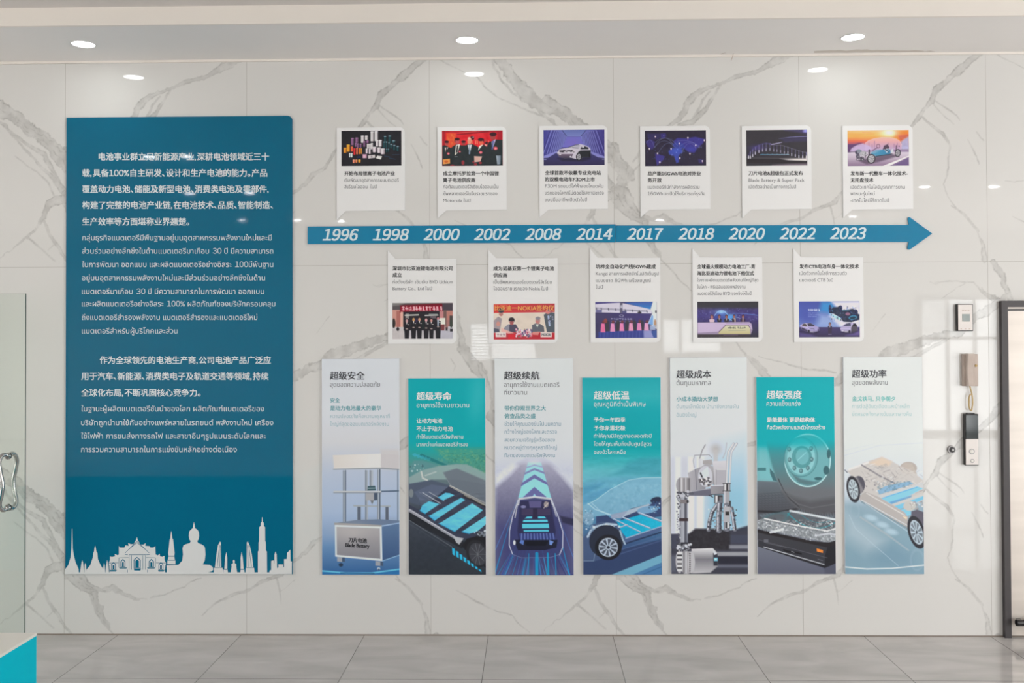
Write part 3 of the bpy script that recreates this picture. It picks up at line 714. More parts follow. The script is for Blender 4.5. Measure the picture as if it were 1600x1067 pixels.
    c.ell(600, 735, 34, 22, (148, 156, 164), 0.7); c.dots(14, (540, 705, 630, 760), 7, [(196, 202, 206), (50, 54, 60)], 2)
    c.poly([(440, 830), (480, 770), (560, 750), (632, 760), (632, 1000), (560, 960)], (28, 29, 34)); c.ell(562, 890, 84, 112, (38, 39, 44), rot=-20); c.ell(566, 894, 66, 92, (62, 63, 70), rot=-20)
    for i in range(10): t = i*0.63; c.line([(566, 894), (566+60*math.cos(t), 894+86*math.sin(t))], 5, (104, 106, 112), 0.8)
    for i in range(8):
        x, y, h = 362+30*i, 842+24*i, 56-5.5*i
        c.poly([(x, y), (x+22, y+10), (x+24, y+10+h), (x+4, y+h-4)], (44, 178, 224))
    c.noise(5, 5, 11, (20, 560, 400, 1060))
    return c
def pic_road(b):
    c = Cv(*b, PS, (212, 215, 220))
    c.vg([(560, (211, 214, 219)), (690, (208, 211, 218)), (715, (204, 207, 216)), (735, (196, 200, 212)), (898, (110, 112, 145))])
    c.frame(770, 700, 0.18732)
    c.poly([(215, 130), (280, 100), (420, 100), (480, 130), (560, 210), (677, 350), (677, 1065), (20, 1065), (20, 330), (120, 240)], (170, 168, 186), 1, 10, g=(1, 100, 520, (102, 102, 132)))
    c.poly([(20, 620), (677, 560), (677, 1065), (20, 1065)], (62, 64, 112), 0.9, 40)
    c.poly([(20, 240), (160, 130), (210, 150), (150, 215), (20, 320)], (216, 217, 222), 0.8, 8); c.poly([(677, 350), (520, 170), (677, 230)], (205, 208, 216), 0.8, 8); c.noise(6, 3, 2, (20, 150, 677, 600))
    c.poly([(294, 118), (402, 118), (489, 418), (211, 418)], (150, 205, 226), 1, 1, g=(1, 110, 330, (144, 212, 226))); c.glow(347, 115, 90, 30, (206, 212, 222), 0.8)
    D = (104, 106, 158)
    c.poly([(250, 412), (347, 324), (445, 405), (449, 420), (250, 420)], D); c.poly([(330, 405), (347, 380), (366, 405)], (150, 205, 226))
    c.poly([(243, 290), (347, 220), (452, 285), (462, 312), (347, 252), (231, 322)], D)
    c.poly([(268, 205), (347, 166), (430, 200), (436, 218), (347, 184), (262, 224)], (124, 128, 172)); c.poly([(282, 158), (347, 136), (412, 152), (414, 162), (347, 147), (279, 168)], (150, 158, 192))
    rg = random.Random(7)
    for i in range(46):
        bx = rg.uniform(20, 677); t = rg.uniform(0.25, 0.75); x1 = 347+(bx-347)*t*(0.55 if abs(bx-347) < 120 else 0.9)
        c.line([(x1, 1065-(1-t)*640), (bx, 1065)], (1.5, rg.uniform(2, 8)), rg.choice([(52, 120, 196), (20, 176, 222), (44, 60, 150), (84, 148, 214), (36, 44, 110), (120, 130, 190)]), 0.62)
    c.line([(205, 430), (20, 850)], (2, 5), (84, 146, 216), 0.8); c.line([(150, 600), (20, 1040)], (2, 9), (24, 160, 214), 0.8); c.line([(560, 600), (677, 930)], (2, 5), (70, 130, 206), 0.8); c.line([(540, 640), (640, 1060)], (2, 9), (20, 160, 212), 0.8)
    c.poly([(560, 565), (677, 590), (677, 650), (580, 620)], (44, 44, 70), 0.9, 3)
    c.poly([(215, 415), (350, 400), (487, 415), (545, 560), (588, 700), (585, 830), (555, 895), (480, 915), (230, 920), (165, 890), (135, 810), (138, 690), (175, 540)], (58, 62, 108), 0.82)
    c.poly([(228, 440), (480, 440), (525, 690), (505, 820), (225, 830), (205, 690)], (44, 44, 78), 0.95, 2)
    c.line([(212, 470), (222, 425), (350, 408), (486, 425), (497, 465)], 15, (186, 188, 194)); c.line([(215, 420), (350, 402), (486, 418)], 5, (224, 226, 228))
    c.line([(212, 430), (165, 570), (140, 690), (137, 810), (165, 885)], 8, (196, 200, 212)); c.line([(490, 430), (545, 570), (585, 700), (582, 830), (556, 890)], 8, (196, 200, 212)); c.line([(206, 470), (185, 580)], 8, (230, 230, 222), 0.8); c.line([(500, 470), (530, 570)], 9, (222, 222, 220), 0.7)
    c.poly([(300, 442), (408, 442), (400, 497), (308, 497)], (92, 88, 132)); c.ell(255, 490, 22, 12, (130, 130, 170)); c.ell(445, 470, 20, 26, (150, 140, 140)); c.line([(425, 500), (465, 455)], 7, (210, 200, 190), 0.8)
    c.rect(240, 505, 480, 560, (66, 58, 88), 0.9); c.rect(335, 500, 372, 590, (44, 40, 66))
    for p in ([(285, 572), (328, 570), (326, 587), (265, 588)], [(378, 570), (430, 570), (447, 586), (376, 587)], [(256, 599), (456, 597), (460, 617), (250, 618)], [(245, 632), (467, 629), (470, 667), (246, 669)], [(256, 683), (466, 681), (468, 697), (259, 698)]): c.poly(p, (88, 196, 222))
    c.poly([(220, 712), (510, 708), (522, 770), (226, 772)], (62, 76, 140))
    for i in range(22): c.line([(228+13*i, 712), (226+13.5*i, 762)], 4, (150, 166, 208) if i % 2 else (30, 34, 66), 0.8)
    c.poly([(175, 765), (540, 765), (530, 830), (430, 852), (210, 852)], (28, 31, 50)); c.poly([(260, 775), (465, 775), (440, 815), (280, 815)], (16, 18, 30)); c.ell(180, 788, 11, 20, (214, 220, 230)); c.poly([(470, 765), (508, 780), (490, 810), (472, 806)], (110, 140, 200)); c.poly([(235, 765), (262, 770), (255, 808), (222, 790)], (90, 120, 186))
    c.line([(160, 885), (240, 915), (480, 912), (556, 888)], 5, (120, 130, 168), 0.8)
    for x, w in ((367, 26), (458, 17), (300, 6), (520, 8)): c.line([(x, 880), (x+(x-347)*0.05, 1065)], w, (20, 164, 208), 0.75)
    return c
def pic_ice(b):
    c = Cv(*b, PS, (0, 160, 168))
    c.vg([(588, (24, 158, 166)), (618, (44, 168, 174)), (645, (8, 160, 168)), (700, (0, 158, 164)), (714, (44, 168, 174)), (735, (92, 178, 188)), (765, (108, 176, 198)), (800, (84, 144, 178)), (850, (58, 86, 126)), (898, (44, 72, 116))])
    c.frame(907, 700, 0.18732)
    c.poly([(240, 232), (330, 180), (400, 120), (500, 88), (677, 80), (677, 245), (420, 225)], (58, 146, 164), 0.7, 8); c.poly([(20, 290), (180, 255), (330, 240), (677, 250), (677, 300), (300, 300), (20, 370)], (92, 160, 186), 0.7, 8); c.poly([(20, 330), (200, 290), (150, 330), (20, 400)], (62, 132, 170), 0.6, 5); c.poly([(20, 400), (220, 330), (280, 335), (90, 440), (20, 465)], (84, 150, 186), 0.8, 5)
    c.noise(9, 5, 21, (20, 60, 677, 480), sx=2.5)
    c.poly([(20, 480), (130, 432), (250, 345), (400, 268), (520, 248), (677, 246), (677, 450), (500, 490), (250, 560), (20, 580)], (128, 176, 198), 0.75, 2); c.noise(0.22, 6, 23, (60, 260, 677, 540), col=(84, 140, 170)); c.noise(0.2, 3, 24, (250, 300, 677, 540), col=(176, 206, 216))
    c.line([(60, 470), (130, 432), (250, 345), (400, 268), (520, 248), (677, 246)], 5, (186, 216, 224), 0.9); c.line([(60, 460), (120, 510), (250, 560)], 6, (200, 220, 226), 0.8); c.line([(95, 460), (160, 520), (270, 560)], 5, (190, 214, 222), 0.7)
    c.poly([(20, 900), (350, 845), (677, 760), (677, 1065), (20, 1065)], (50, 66, 102)); c.line([(280, 900), (677, 770)], 10, (76, 96, 134), 0.6); c.line([(330, 850), (677, 740)], 5, (88, 108, 146), 0.8)
    c.poly([(250, 1060), (677, 888), (677, 955), (430, 1060)], (110, 166, 190)); c.poly([(430, 1060), (677, 955), (677, 1060)], (74, 120, 164)); c.line([(505, 1060), (677, 990)], 4, (40, 80, 124))
    c.poly([(130, 570), (220, 560), (310, 625), (420, 505), (590, 460), (677, 430), (677, 570), (420, 600), (300, 660), (130, 660)], (54, 70, 108)); c.poly([(250, 575), (420, 510), (600, 455), (560, 490), (330, 585)], (178, 192, 204), 0.9); c.poly([(250, 555), (400, 520), (340, 585), (260, 590)], (148, 160, 184), 0.9)
    c.ell(628, 432, 46, 24, (40, 48, 74), rot=-15); c.ell(560, 515, 90, 30, (116, 158, 190), rot=-8); c.dots(26, (570, 440, 677, 560), 6, [(200, 222, 232), (40, 70, 110), (90, 150, 196), (50, 74, 110)], 6)
    c.poly([(300, 612), (500, 556), (677, 618), (677, 655), (480, 718), (388, 752), (345, 700)], (16, 160, 198), g=(0, 300, 677, (34, 178, 208))); c.noise(10, 2, 25, (300, 556, 677, 750))
    for p, w in (([(275, 590), (500, 700)], 12), ([(352, 578), (580, 668)], 15), ([(488, 540), (677, 612)], 17), ([(320, 665), (390, 640)], 12)): c.line(p, w, (128, 150, 180)); c.line([(x, y-3) for x, y in p], w*0.4, (196, 208, 218))
    c.line([(372, 775), (677, 668)], 34, (76, 96, 134)); c.line([(378, 752), (677, 652)], 9, (150, 172, 198)); c.line([(365, 800), (677, 700)], 12, (40, 52, 82))
    c.poly([(20, 750), (70, 695), (90, 640), (180, 615), (300, 620), (340, 690), (372, 790), (320, 880), (110, 945), (20, 950)], (70, 88, 122), 0.95, 1.5)
    c.ell(68, 590, 44, 55, (132, 166, 188), 0.8); c.dots(30, (25, 520, 120, 660), 5, [(196, 214, 224), (60, 96, 130), (80, 110, 140), (150, 180, 200)], 9, 0.7)
    c.line([(60, 740), (85, 690), (130, 655), (220, 632), (300, 640)], 18, (182, 200, 212), 0.9); c.dots(18, (30, 640, 330, 700), 8, [(216, 226, 232), (110, 140, 170)], 10, 0.8)
    c.ell(215, 780, 142, 138, (40, 46, 62)); c.line([(330, 690), (352, 760), (372, 800)], 14, (170, 190, 204), 0.9)
    wheel(c, 232, 828, 112, 106, 0, (28, 30, 37), (176, 188, 202), 10, (36, 42, 56)); c.line([(25, 940), (110, 940), (120, 880)], 4, (150, 172, 190), 0.8)
    return c
def pic_arm(b):
    c = Cv(*b, PS, (214, 216, 220))
    c.vg([(558, (212, 215, 220)), (690, (208, 211, 216)), (720, (202, 206, 214)), (898, (196, 200, 210))])
    c.frame(1043, 690, 0.19667)
    c.poly([(360, 0), (645, -60), (645, 700), (300, 700)], (190, 206, 222), 0.9, 22, g=(1, 20, 420, (136, 186, 206)))
    for x0, x1, cc in ((20, 60, (196, 199, 208)), (60, 105, (218, 220, 226)), (112, 160, (196, 198, 206)), (165, 212, (228, 229, 234)), (214, 232, (196, 200, 210)), (234, 288, (224, 226, 232))): c.rect(x0, 120, x1, 730, cc, 0.8, 4)
    c.glow(200, 60, 300, 70, (210, 212, 217), 0.8)
    c.poly([(20, 735), (220, 730), (645, 690), (645, 1065), (20, 1065)], (60, 60, 72)); c.poly([(560, 690), (645, 665), (645, 700), (520, 710)], (54, 58, 72), 1, 3)
    c.poly([(165, 735), (220, 690), (420, 692), (500, 725), (500, 862), (165, 850)], (46, 44, 50), 1, 3); c.noise(10, 4, 31, (165, 690, 500, 860)); c.rect(500, 740, 645, 810, (66, 70, 86), 1, 3)
    c.rect(490, 820, 645, 850, (132, 134, 142), 1, 3); c.rect(380, 876, 645, 908, (150, 151, 156), 1, 3); c.rect(380, 915, 645, 970, (40, 40, 52), 1, 3); c.rect(380, 978, 645, 1000, (98, 101, 114), 1, 3)
    c.rect(20, 735, 90, 850, (66, 68, 84), 1, 3); c.rect(20, 900, 70, 1040, (92, 94, 108), 1, 6)
    c.glow(385, 60, 45, 45, (168, 164, 160), 0.75); c.rect(365, 60, 400, 160, (186, 184, 184), 0.8, 3); c.line([(470, 10), (462, 80), (440, 130)], 9, (168, 168, 170), 0.6)
    c.line([(258, 205), (256, 130), (275, 70), (300, 25)], 9, (128, 126, 128), 0.75); c.line([(212, 205), (204, 150), (215, 108), (330, 104), (350, 125)], 5, (140, 140, 144), 0.85); c.poly([(280, 150), (350, 140), (360, 185), (280, 180)], (164, 160, 160)); c.rect(245, 135, 280, 215, (206, 206, 208), 0.9)
    c.poly([(160, 250), (225, 215), (300, 190), (330, 200), (300, 380), (190, 402)], (176, 174, 178), g=(0, 160, 300, (140, 138, 146))); c.line([(222, 220), (232, 380)], 5, (104, 104, 114))
    c.poly([(190, 400), (350, 368), (352, 432), (160, 428)], (102, 102, 116)); c.line([(195, 395), (350, 372)], 6, (160, 160, 170)); c.line([(330, 425), (360, 440)], 6, (40, 40, 46))
    c.ell(315, 270, 70, 92, (168, 166, 170)); c.ell(300, 275, 56, 82, (198, 198, 204)); c.dots(46, (255, 285, 345, 352), 7, [(60, 56, 60), (216, 216, 222), (120, 116, 122), (90, 86, 90), (240, 240, 244)], 12); c.poly([(262, 250), (320, 195), (330, 270), (280, 290)], (206, 212, 222)); c.line([(262, 250), (275, 280)], 12, (60, 60, 66)); c.line([(366, 190), (372, 345)], 12, (104, 102, 106))
    c.poly([(358, 155), (470, 150), (480, 345), (372, 350)], (204, 202, 206), g=(1, 150, 345, (178, 176, 180))); c.rect(387, 222, 466, 345, (172, 170, 176)); c.line([(387, 222), (466, 222)], 4, (226, 226, 230)); c.line([(387, 222), (387, 345)], 3, (130, 128, 134))
    c.poly([(340, 350), (476, 345), (480, 415), (346, 422)], (154, 151, 156), g=(0, 340, 480, (128, 126, 132))); c.line([(342, 350), (476, 346)], 5, (220, 220, 224)); c.line([(345, 420), (480, 414)], 6, (66, 64, 70))
    for x in (468, 492): c.line([(x, 335), (x+10, 120), (x+16, 80), (x+58, 15)], 16, (150, 150, 156), 0.9); c.line([(x+1, 335), (x+10, 120), (x+16, 80), (x+56, 15)], 9, (224, 225, 230), 0.9)
    c.rect(444, 332, 498, 392, (112, 108, 112)); c.rect(452, 332, 464, 392, (226, 226, 230)); c.rect(470, 332, 480, 392, (40, 38, 42)); c.rect(484, 332, 492, 392, (200, 198, 202)); c.line([(440, 332), (500, 332)], 6, (70, 68, 72)); c.line([(440, 392), (500, 392)], 6, (70, 68, 72))
    c.rect(372, 424, 440, 490, (64, 60, 64)); c.rect(380, 428, 398, 488, (216, 214, 216)); c.rect(412, 440, 436, 500, (108, 106, 112)); c.rect(446, 395, 494, 520, (160, 158, 163)); c.line([(455, 395), (455, 520)], 7, (216, 216, 220)); c.rect(490, 470, 503, 560, (50, 50, 54))
    for p, w in (([(395, 500), (355, 560), (335, 630), (325, 700)], 32), ([(415, 490), (408, 600), (408, 705)], 44), ([(510, 530), (525, 620), (535, 700)], 30), ([(470, 510), (472, 690)], 50)):
        c.line(p, w, (112, 114, 124)); c.line([(x-w*0.2, y) for x, y in p], w*0.25, (206, 206, 212)); c.line([(x+w*0.3, y) for x, y in p], w*0.2, (46, 46, 54))
    c.rect(446, 515, 498, 640, (176, 174, 178)); c.rect(460, 555, 490, 585, (48, 44, 46)); c.rect(452, 640, 494, 688, (150, 148, 152)); c.rect(462, 640, 472, 688, (30, 30, 34)); c.rect(476, 640, 486, 688, (228, 228, 232))
    c.dots(70, (315, 520, 440, 705), 5, [(40, 40, 48), (216, 218, 224), (150, 152, 160), (90, 92, 102)], 14, 0.8); c.dots(24, (500, 540, 550, 705), 5, [(40, 40, 48), (206, 208, 214), (110, 150, 176)], 15, 0.8)
    c.rect(96, 420, 158, 845, (112, 114, 124)); c.rect(104, 420, 122, 845, (158, 160, 168)); c.line([(126, 420), (126, 845)], 5, (214, 216, 220)); c.line([(146, 420), (146, 845)], 9, (62, 64, 74)); c.line([(156, 500), (156, 845)], 5, (150, 154, 166))
    c.rect(100, 460, 160, 490, (124, 118, 120)); c.rect(92, 608, 163, 632, (62, 50, 54)); c.rect(105, 800, 160, 835, (50, 50, 58)); c.dots(60, (74, 430, 100, 840), 5, [(190, 190, 194), (60, 60, 66), (122, 122, 128)], 16); c.ell(160, 475, 9, 12, (50, 50, 54))
    c.ell(104, 345, 36, 60, (160, 158, 161)); c.rect(100, 285, 186, 400, (172, 168, 170)); 
    for x, cc in ((92, (110, 108, 112)), (112, (214, 212, 214)), (132, (96, 94, 98)), (142, (190, 188, 190)), (160, (120, 117, 120)), (172, (74, 72, 78)), (184, (160, 158, 162))): c.line([(x, 292), (x, 396)], 8, cc, 0.9)
    c.line([(80, 405), (200, 412)], 18, (88, 88, 98)); c.dots(16, (75, 395, 170, 440), 9, [(60, 60, 66), (190, 190, 196)], 17)
    c.poly([(190, 852), (360, 845), (398, 885), (398, 990), (340, 1040), (200, 1046)], (216, 214, 214), g=(1, 850, 935, (122, 120, 126))); c.poly([(195, 935), (398, 930), (398, 990), (340, 1040), (200, 1046)], (122, 120, 126), 1, 2, g=(1, 935, 1040, (186, 184, 186)))
    c.poly([(362, 885), (398, 885), (398, 985), (366, 985)], (50, 50, 60)); c.rect(369, 921, 398, 948, (122, 200, 240)); c.rect(376, 930, 390, 940, (220, 240, 250)); c.poly([(362, 860), (398, 892), (370, 900)], (206, 208, 214))
    c.ell(150, 955, 50, 102, (168, 165, 168)); c.ell(190, 958, 28, 88, (186, 184, 186)); c.ell(96, 950, 32, 94, (178, 176, 180))
    for i in range(9): c.line([(80, 885+17*i), (112, 885+17*i)], 9, (36, 34, 38) if i % 2 else (226, 226, 228)); c.ell(178, 890+17*i, 5, 6, (46, 44, 48))
    c.line([(130, 865), (130, 1040)], 7, (90, 88, 92)); c.line([(148, 860), (148, 1044)], 5, (222, 222, 224)); c.dots(40, (80, 815, 185, 870), 8, [(50, 50, 58), (200, 202, 208), (130, 130, 138)], 18)
    return c
def pic_tyre(b):
    c = Cv(*b, PS, (0, 165, 172))
    c.vg([(588, (0, 164, 171)), (690, (0, 165, 171)), (702, (44, 165, 170)), (722, (98, 166, 171)), (745, (122, 168, 172)), (772, (112, 132, 140)), (800, (98, 108, 116)), (850, (112, 116, 128)), (898, (92, 94, 110))])
    c.frame(1179, 680, 0.20635)
    c.poly([(20, 80), (100, 80), (125, 250), (175, 350), (20, 342)], (118, 182, 186), 0.85, 8); c.rect(22, 246, 86, 269, (66, 118, 124)); c.poly([(115, 250), (150, 290), (175, 350), (140, 342), (118, 290)], (64, 104, 110))
    c.poly([(20, 345), (185, 352), (330, 560), (20, 600)], (100, 110, 117), 1, 2, g=(1, 345, 600, (74, 74, 80)))
    for i in range(9):
        y = 440+18*i; c.line([(20, y+6), (200+14*i, y-8)], 3, (66, 70, 76), 0.7)
        for k in range(8+i): c.line([(20+26*k, y+5-k), (38+26*k, y+20)], 3, (66, 68, 74), 0.6)
    c.line([(30, 575), (180, 582), (330, 556)], 16, (40, 38, 42), 0.8)
    c.poly([(92, 60), (125, 200), (160, 320), (205, 425), (265, 500), (330, 555), (430, 592), (520, 598), (618, 588), (618, 40), (95, 40)], (64, 140, 146), 0.95, 3, g=(1, 120, 420, (104, 106, 110)))
    c.poly([(205, 430), (300, 470), (420, 500), (618, 470), (618, 590), (520, 600), (430, 594), (330, 557), (265, 502)], (82, 82, 86), 0.9, 8); c.line([(180, 330), (220, 420), (275, 490), (340, 545)], 8, (60, 62, 66), 0.9)
    for i in range(14): x = 345+20*i; yy = 556+40*math.sin(min(1, i/9)*1.4)-max(0, i-10)*6; c.line([(x, yy), (x+4, yy+24)], 5, (62, 60, 64), 0.6)
    c.line([(150, 300), (230, 440), (330, 520), (430, 550), (618, 520)], 5, (122, 124, 128), 0.5)
    c.glow(300, 20, 400, 60, (0, 164, 171), 0.95)
    c.ell(402, 190, 172, 198, (112, 172, 176), 0.9); c.poly([(280, 290), (350, 330), (450, 350), (500, 345), (470, 372), (400, 385), (330, 360)], (80, 106, 112), 0.8, 3); c.ell(402, 190, 172, 198, (178, 216, 216), 0.95, ring=9); c.ell(402, 190, 160, 184, (96, 150, 154), 0.8, ring=4)
    c.ell(352, 165, 125, 148, (104, 164, 168), 0.9); c.ell(352, 165, 125, 148, (70, 118, 124), 0.8, ring=5); c.ell(352, 165, 106, 132, (140, 194, 196), 0.9); c.ell(358, 165, 76, 84, (84, 148, 152)); c.ell(362, 160, 50, 62, (112, 176, 180), 0.9); c.line([(325, 190), (390, 130)], 6, (150, 204, 206), 0.8)
    for x, y in ((265, 185), (302, 248), (352, 270), (403, 248), (432, 182), (262, 105), (428, 100)): c.ell(x, y, 14, 18, (74, 112, 118)); c.ell(x-2, y-2, 8, 10, (118, 158, 162))
    for x, y, rx, ry in ((543, 265, 22, 34), (482, 328, 30, 12), (562, 140, 14, 36)): c.ell(x, y, rx, ry, (58, 98, 104))
    c.glow(300, 40, 420, 55, (0, 164, 171), 0.85)
    c.rect(18, 845, 618, 1065, (112, 116, 128), 1, 3, g=(1, 840, 1060, (90, 92, 108))); c.poly([(520, 1000), (618, 950), (618, 1065), (540, 1065)], (78, 80, 96), 0.9, 5)
    c.poly([(20, 632), (230, 572), (290, 568), (618, 640), (618, 720), (560, 732), (75, 645)], (92, 98, 104)); c.noise(0.35, 6, 41, (60, 575, 618, 720), col=(72, 64, 72))
    c.arc(250, 590, 618, 655, 700, 9, (52, 148, 158), 0.8); c.arc(250, 612, 300, 580, 578, 9, (52, 148, 158), 0.7); c.arc(345, 595, 600, 632, 660, 7, (60, 140, 150), 0.6); c.ell(160, 630, 90, 40, (60, 120, 126), 0.5, 4, rot=-12, ring=8)
    c.poly([(22, 640), (75, 632), (560, 728), (618, 708), (618, 792), (560, 810), (430, 786), (22, 704)], (142, 147, 151)); c.noise(0.7, 2, 42, (22, 640, 618, 810), col=(206, 210, 212)); c.noise(0.6, 2, 43, (22, 640, 618, 810), col=(96, 100, 104))
    c.dots(70, (25, 660, 600, 800), 4, [(236, 238, 240), (214, 218, 220)], 44); c.poly([(22, 595), (22, 645), (60, 628)], (84, 84, 90)); c.poly([(14, 710), (300, 770), (430, 800), (560, 812), (618, 795), (618, 860), (20, 790)], (34, 31, 34))
    c.line([(75, 630), (300, 678), (548, 724), (618, 706)], 9, (222, 224, 226)); c.line([(50, 640), (300, 690), (540, 736)], 4, (110, 114, 118)); c.line([(270, 572), (618, 640)], 16, (204, 210, 213)); c.line([(272, 582), (618, 652)], 5, (120, 126, 130)); c.line([(120, 735), (215, 712)], 18, (222, 226, 228), 0.85)
    c.line([(460, 760), (560, 745), (618, 752)], 12, (206, 208, 212), 0.8)
    c.poly([(22, 735), (552, 850), (554, 932), (22, 795)], (62, 62, 68), g=(0, 22, 552, (52, 52, 58))); c.poly([(26, 790), (530, 917), (532, 1006), (26, 842)], (52, 52, 59)); c.poly([(552, 850), (618, 828), (618, 968), (531, 1006), (531, 918)], (30, 30, 36))
    c.line([(24, 790), (552, 928)], 4, (90, 90, 98)); c.line([(70, 846), (526, 978)], 7, (190, 193, 196)); c.poly([(26, 840), (532, 1004), (540, 1000), (540, 990), (70, 852)], (26, 26, 32)); c.line([(85, 815), (240, 850)], 3, (110, 112, 118))
    c.poly([(470, 857), (518, 869), (518, 891), (472, 880)], (242, 132, 52)); c.rect(70, 788, 104, 812, (104, 106, 114), 0.9); c.line([(222, 868), (250, 880), (300, 885), (352, 898)], 13, (22, 22, 27)); c.line([(280, 880), (300, 886)], 5, (160, 162, 168)); c.line([(480, 938), (515, 948)], 5, (100, 102, 110))
    return c
def pic_chassis(b):
    c = Cv(*b, PS, (216, 219, 224))
    c.vg([(557, (213, 217, 222)), (690, (212, 216, 220)), (740, (206, 211, 215)), (772, (194, 204, 210)), (792, (146, 168, 180)), (840, (132, 160, 172)), (898, (122, 152, 168))])
    c.frame(1315, 690, 0.19667)
    c.line([(25, 110), (300, 30), (645, 10)], 5, (196, 202, 206), 0.6); c.line([(25, 70), (250, 20)], 4, (200, 205, 208), 0.5)
    c.poly([(25, 530), (90, 500), (400, 620), (530, 740), (650, 840), (650, 1065), (25, 1065)], (126, 156, 170), 0.6, 20)
    c.poly([(25, 560), (130, 620), (360, 780), (300, 860), (200, 880), (25, 760)], (178, 192, 198), 0.6, 25); c.poly([(220, 900), (400, 800), (560, 900), (560, 1000), (300, 1000)], (112, 144, 162), 0.6, 20)
    for x, y in ((235, 605), (325, 660), (395, 715)): c.ell(x, y, 50, 22, (186, 206, 214), 0.7, 4, rot=15)
    c.line([(60, 580), (110, 690), (250, 815), (450, 985)], 5, (184, 200, 206), 0.6); c.line([(150, 600), (350, 730), (530, 862)], 12, (176, 180, 182), 0.6, 2); c.ell(105, 550, 34, 60, (150, 172, 184), 0.7, 3, ring=5); c.ell(600, 940, 50, 80, (150, 172, 184), 0.6, 3, ring=8)
    c.ell(530, 210, 68, 50, (176, 166, 158)); c.poly([(462, 215), (500, 170), (560, 175), (600, 260), (520, 250)], (184, 174, 164), 0.9)
    c.poly([(40, 232), (180, 165), (320, 122), (400, 155), (480, 200), (560, 230), (652, 310), (652, 470), (590, 490), (300, 440), (150, 412), (70, 262)], (194, 188, 182), 0.92, 2)
    c.poly([(210, 170), (320, 122), (400, 158), (380, 190), (300, 195)], (214, 194, 172), 0.8, 5); c.line([(60, 222), (210, 165)], 14, (224, 224, 222), 0.9, 2)
    rg = random.Random(3)
    for i in range(150):
        x, y = rg.uniform(150, 640), rg.uniform(185, 420)
        if y < 150+0.30*abs(x-330) or y > 300+0.25*x: continue
        t = rg.choice([-0.55, 0.6, 0.9, -0.3]); l = rg.uniform(15, 60)
        c.line([(x, y), (x+l*math.cos(t), y+l*math.sin(t))], rg.uniform(2, 6), rg.choice([(150, 146, 146), (226, 226, 226), (170, 164, 160), (136, 130, 132), (210, 205, 198)]), 0.5)
    c.line([(160, 185), (300, 270), (420, 330)], 12, (112, 108, 114), 0.7); c.dots(40, (190, 260, 420, 400), 6, [(126, 124, 128), (216, 216, 214), (160, 156, 156)], 51, 0.6)
    c.poly([(285, 388), (350, 352), (540, 314), (570, 335), (300, 420)], (128, 170, 198), 0.9); c.noise(0.5, 3, 52, (285, 315, 560, 420), col=(90, 120, 140))
    c.poly([(280, 430), (640, 325), (652, 332), (652, 365), (300, 465)], (196, 196, 195)); c.poly([(312, 458), (360, 432), (600, 355), (648, 372), (390, 505)], (132, 194, 234)); c.poly([(380, 480), (560, 425), (550, 445), (400, 498)], (96, 150, 190), 0.8)
    c.poly([(385, 500), (652, 408), (652, 430), (420, 522)], (196, 194, 190)); c.poly([(398, 520), (652, 430), (652, 458), (432, 548)], (118, 188, 232)); c.poly([(445, 550), (550, 515), (550, 580), (505, 595)], (130, 194, 232)); c.line([(320, 450), (600, 362)], 5, (80, 160, 220), 0.8)
    c.poly([(135, 432), (190, 398), (300, 440), (500, 560), (528, 600), (528, 700), (300, 570), (150, 474)], (176, 170, 166)); c.line([(200, 410), (500, 585)], 9, (204, 200, 196)); c.line([(155, 462), (528, 668)], 5, (210, 214, 216)); c.line([(160, 478), (528, 692)], 12, (124, 146, 158)); c.line([(185, 490), (528, 715)], 4, (190, 206, 212)); c.poly([(480, 590), (520, 600), (515, 620)], (244, 206, 180))
    c.ell(540, 510, 50, 40, (190, 188, 182)); c.dots(34, (540, 475, 650, 545), 5, [(140, 138, 140), (222, 222, 220), (166, 160, 158)], 53)
    c.ell(135, 345, 50, 72, (82, 80, 90)); c.poly([(60, 270), (120, 275), (185, 400), (140, 425)], (176, 172, 170), 0.5, 3); wheel(c, 93, 378, 52, 106, -10, (48, 47, 54), (186, 198, 202), 9, (104, 112, 120)); c.line([(25, 225), (45, 245)], 6, (70, 80, 92))
    c.poly([(555, 555), (600, 540), (652, 560), (652, 665), (590, 600), (550, 610)], (94, 90, 102)); wheel(c, 596, 720, 66, 134, -16, (44, 43, 50), (180, 194, 202), 10, (86, 94, 104))
    c.line([(30, 995), (200, 1011), (400, 1006), (655, 981)], 8, (228, 234, 236)); c.line([(30, 1000), (30, 1060)], 2, (110, 140, 156), 0.4)
    return c

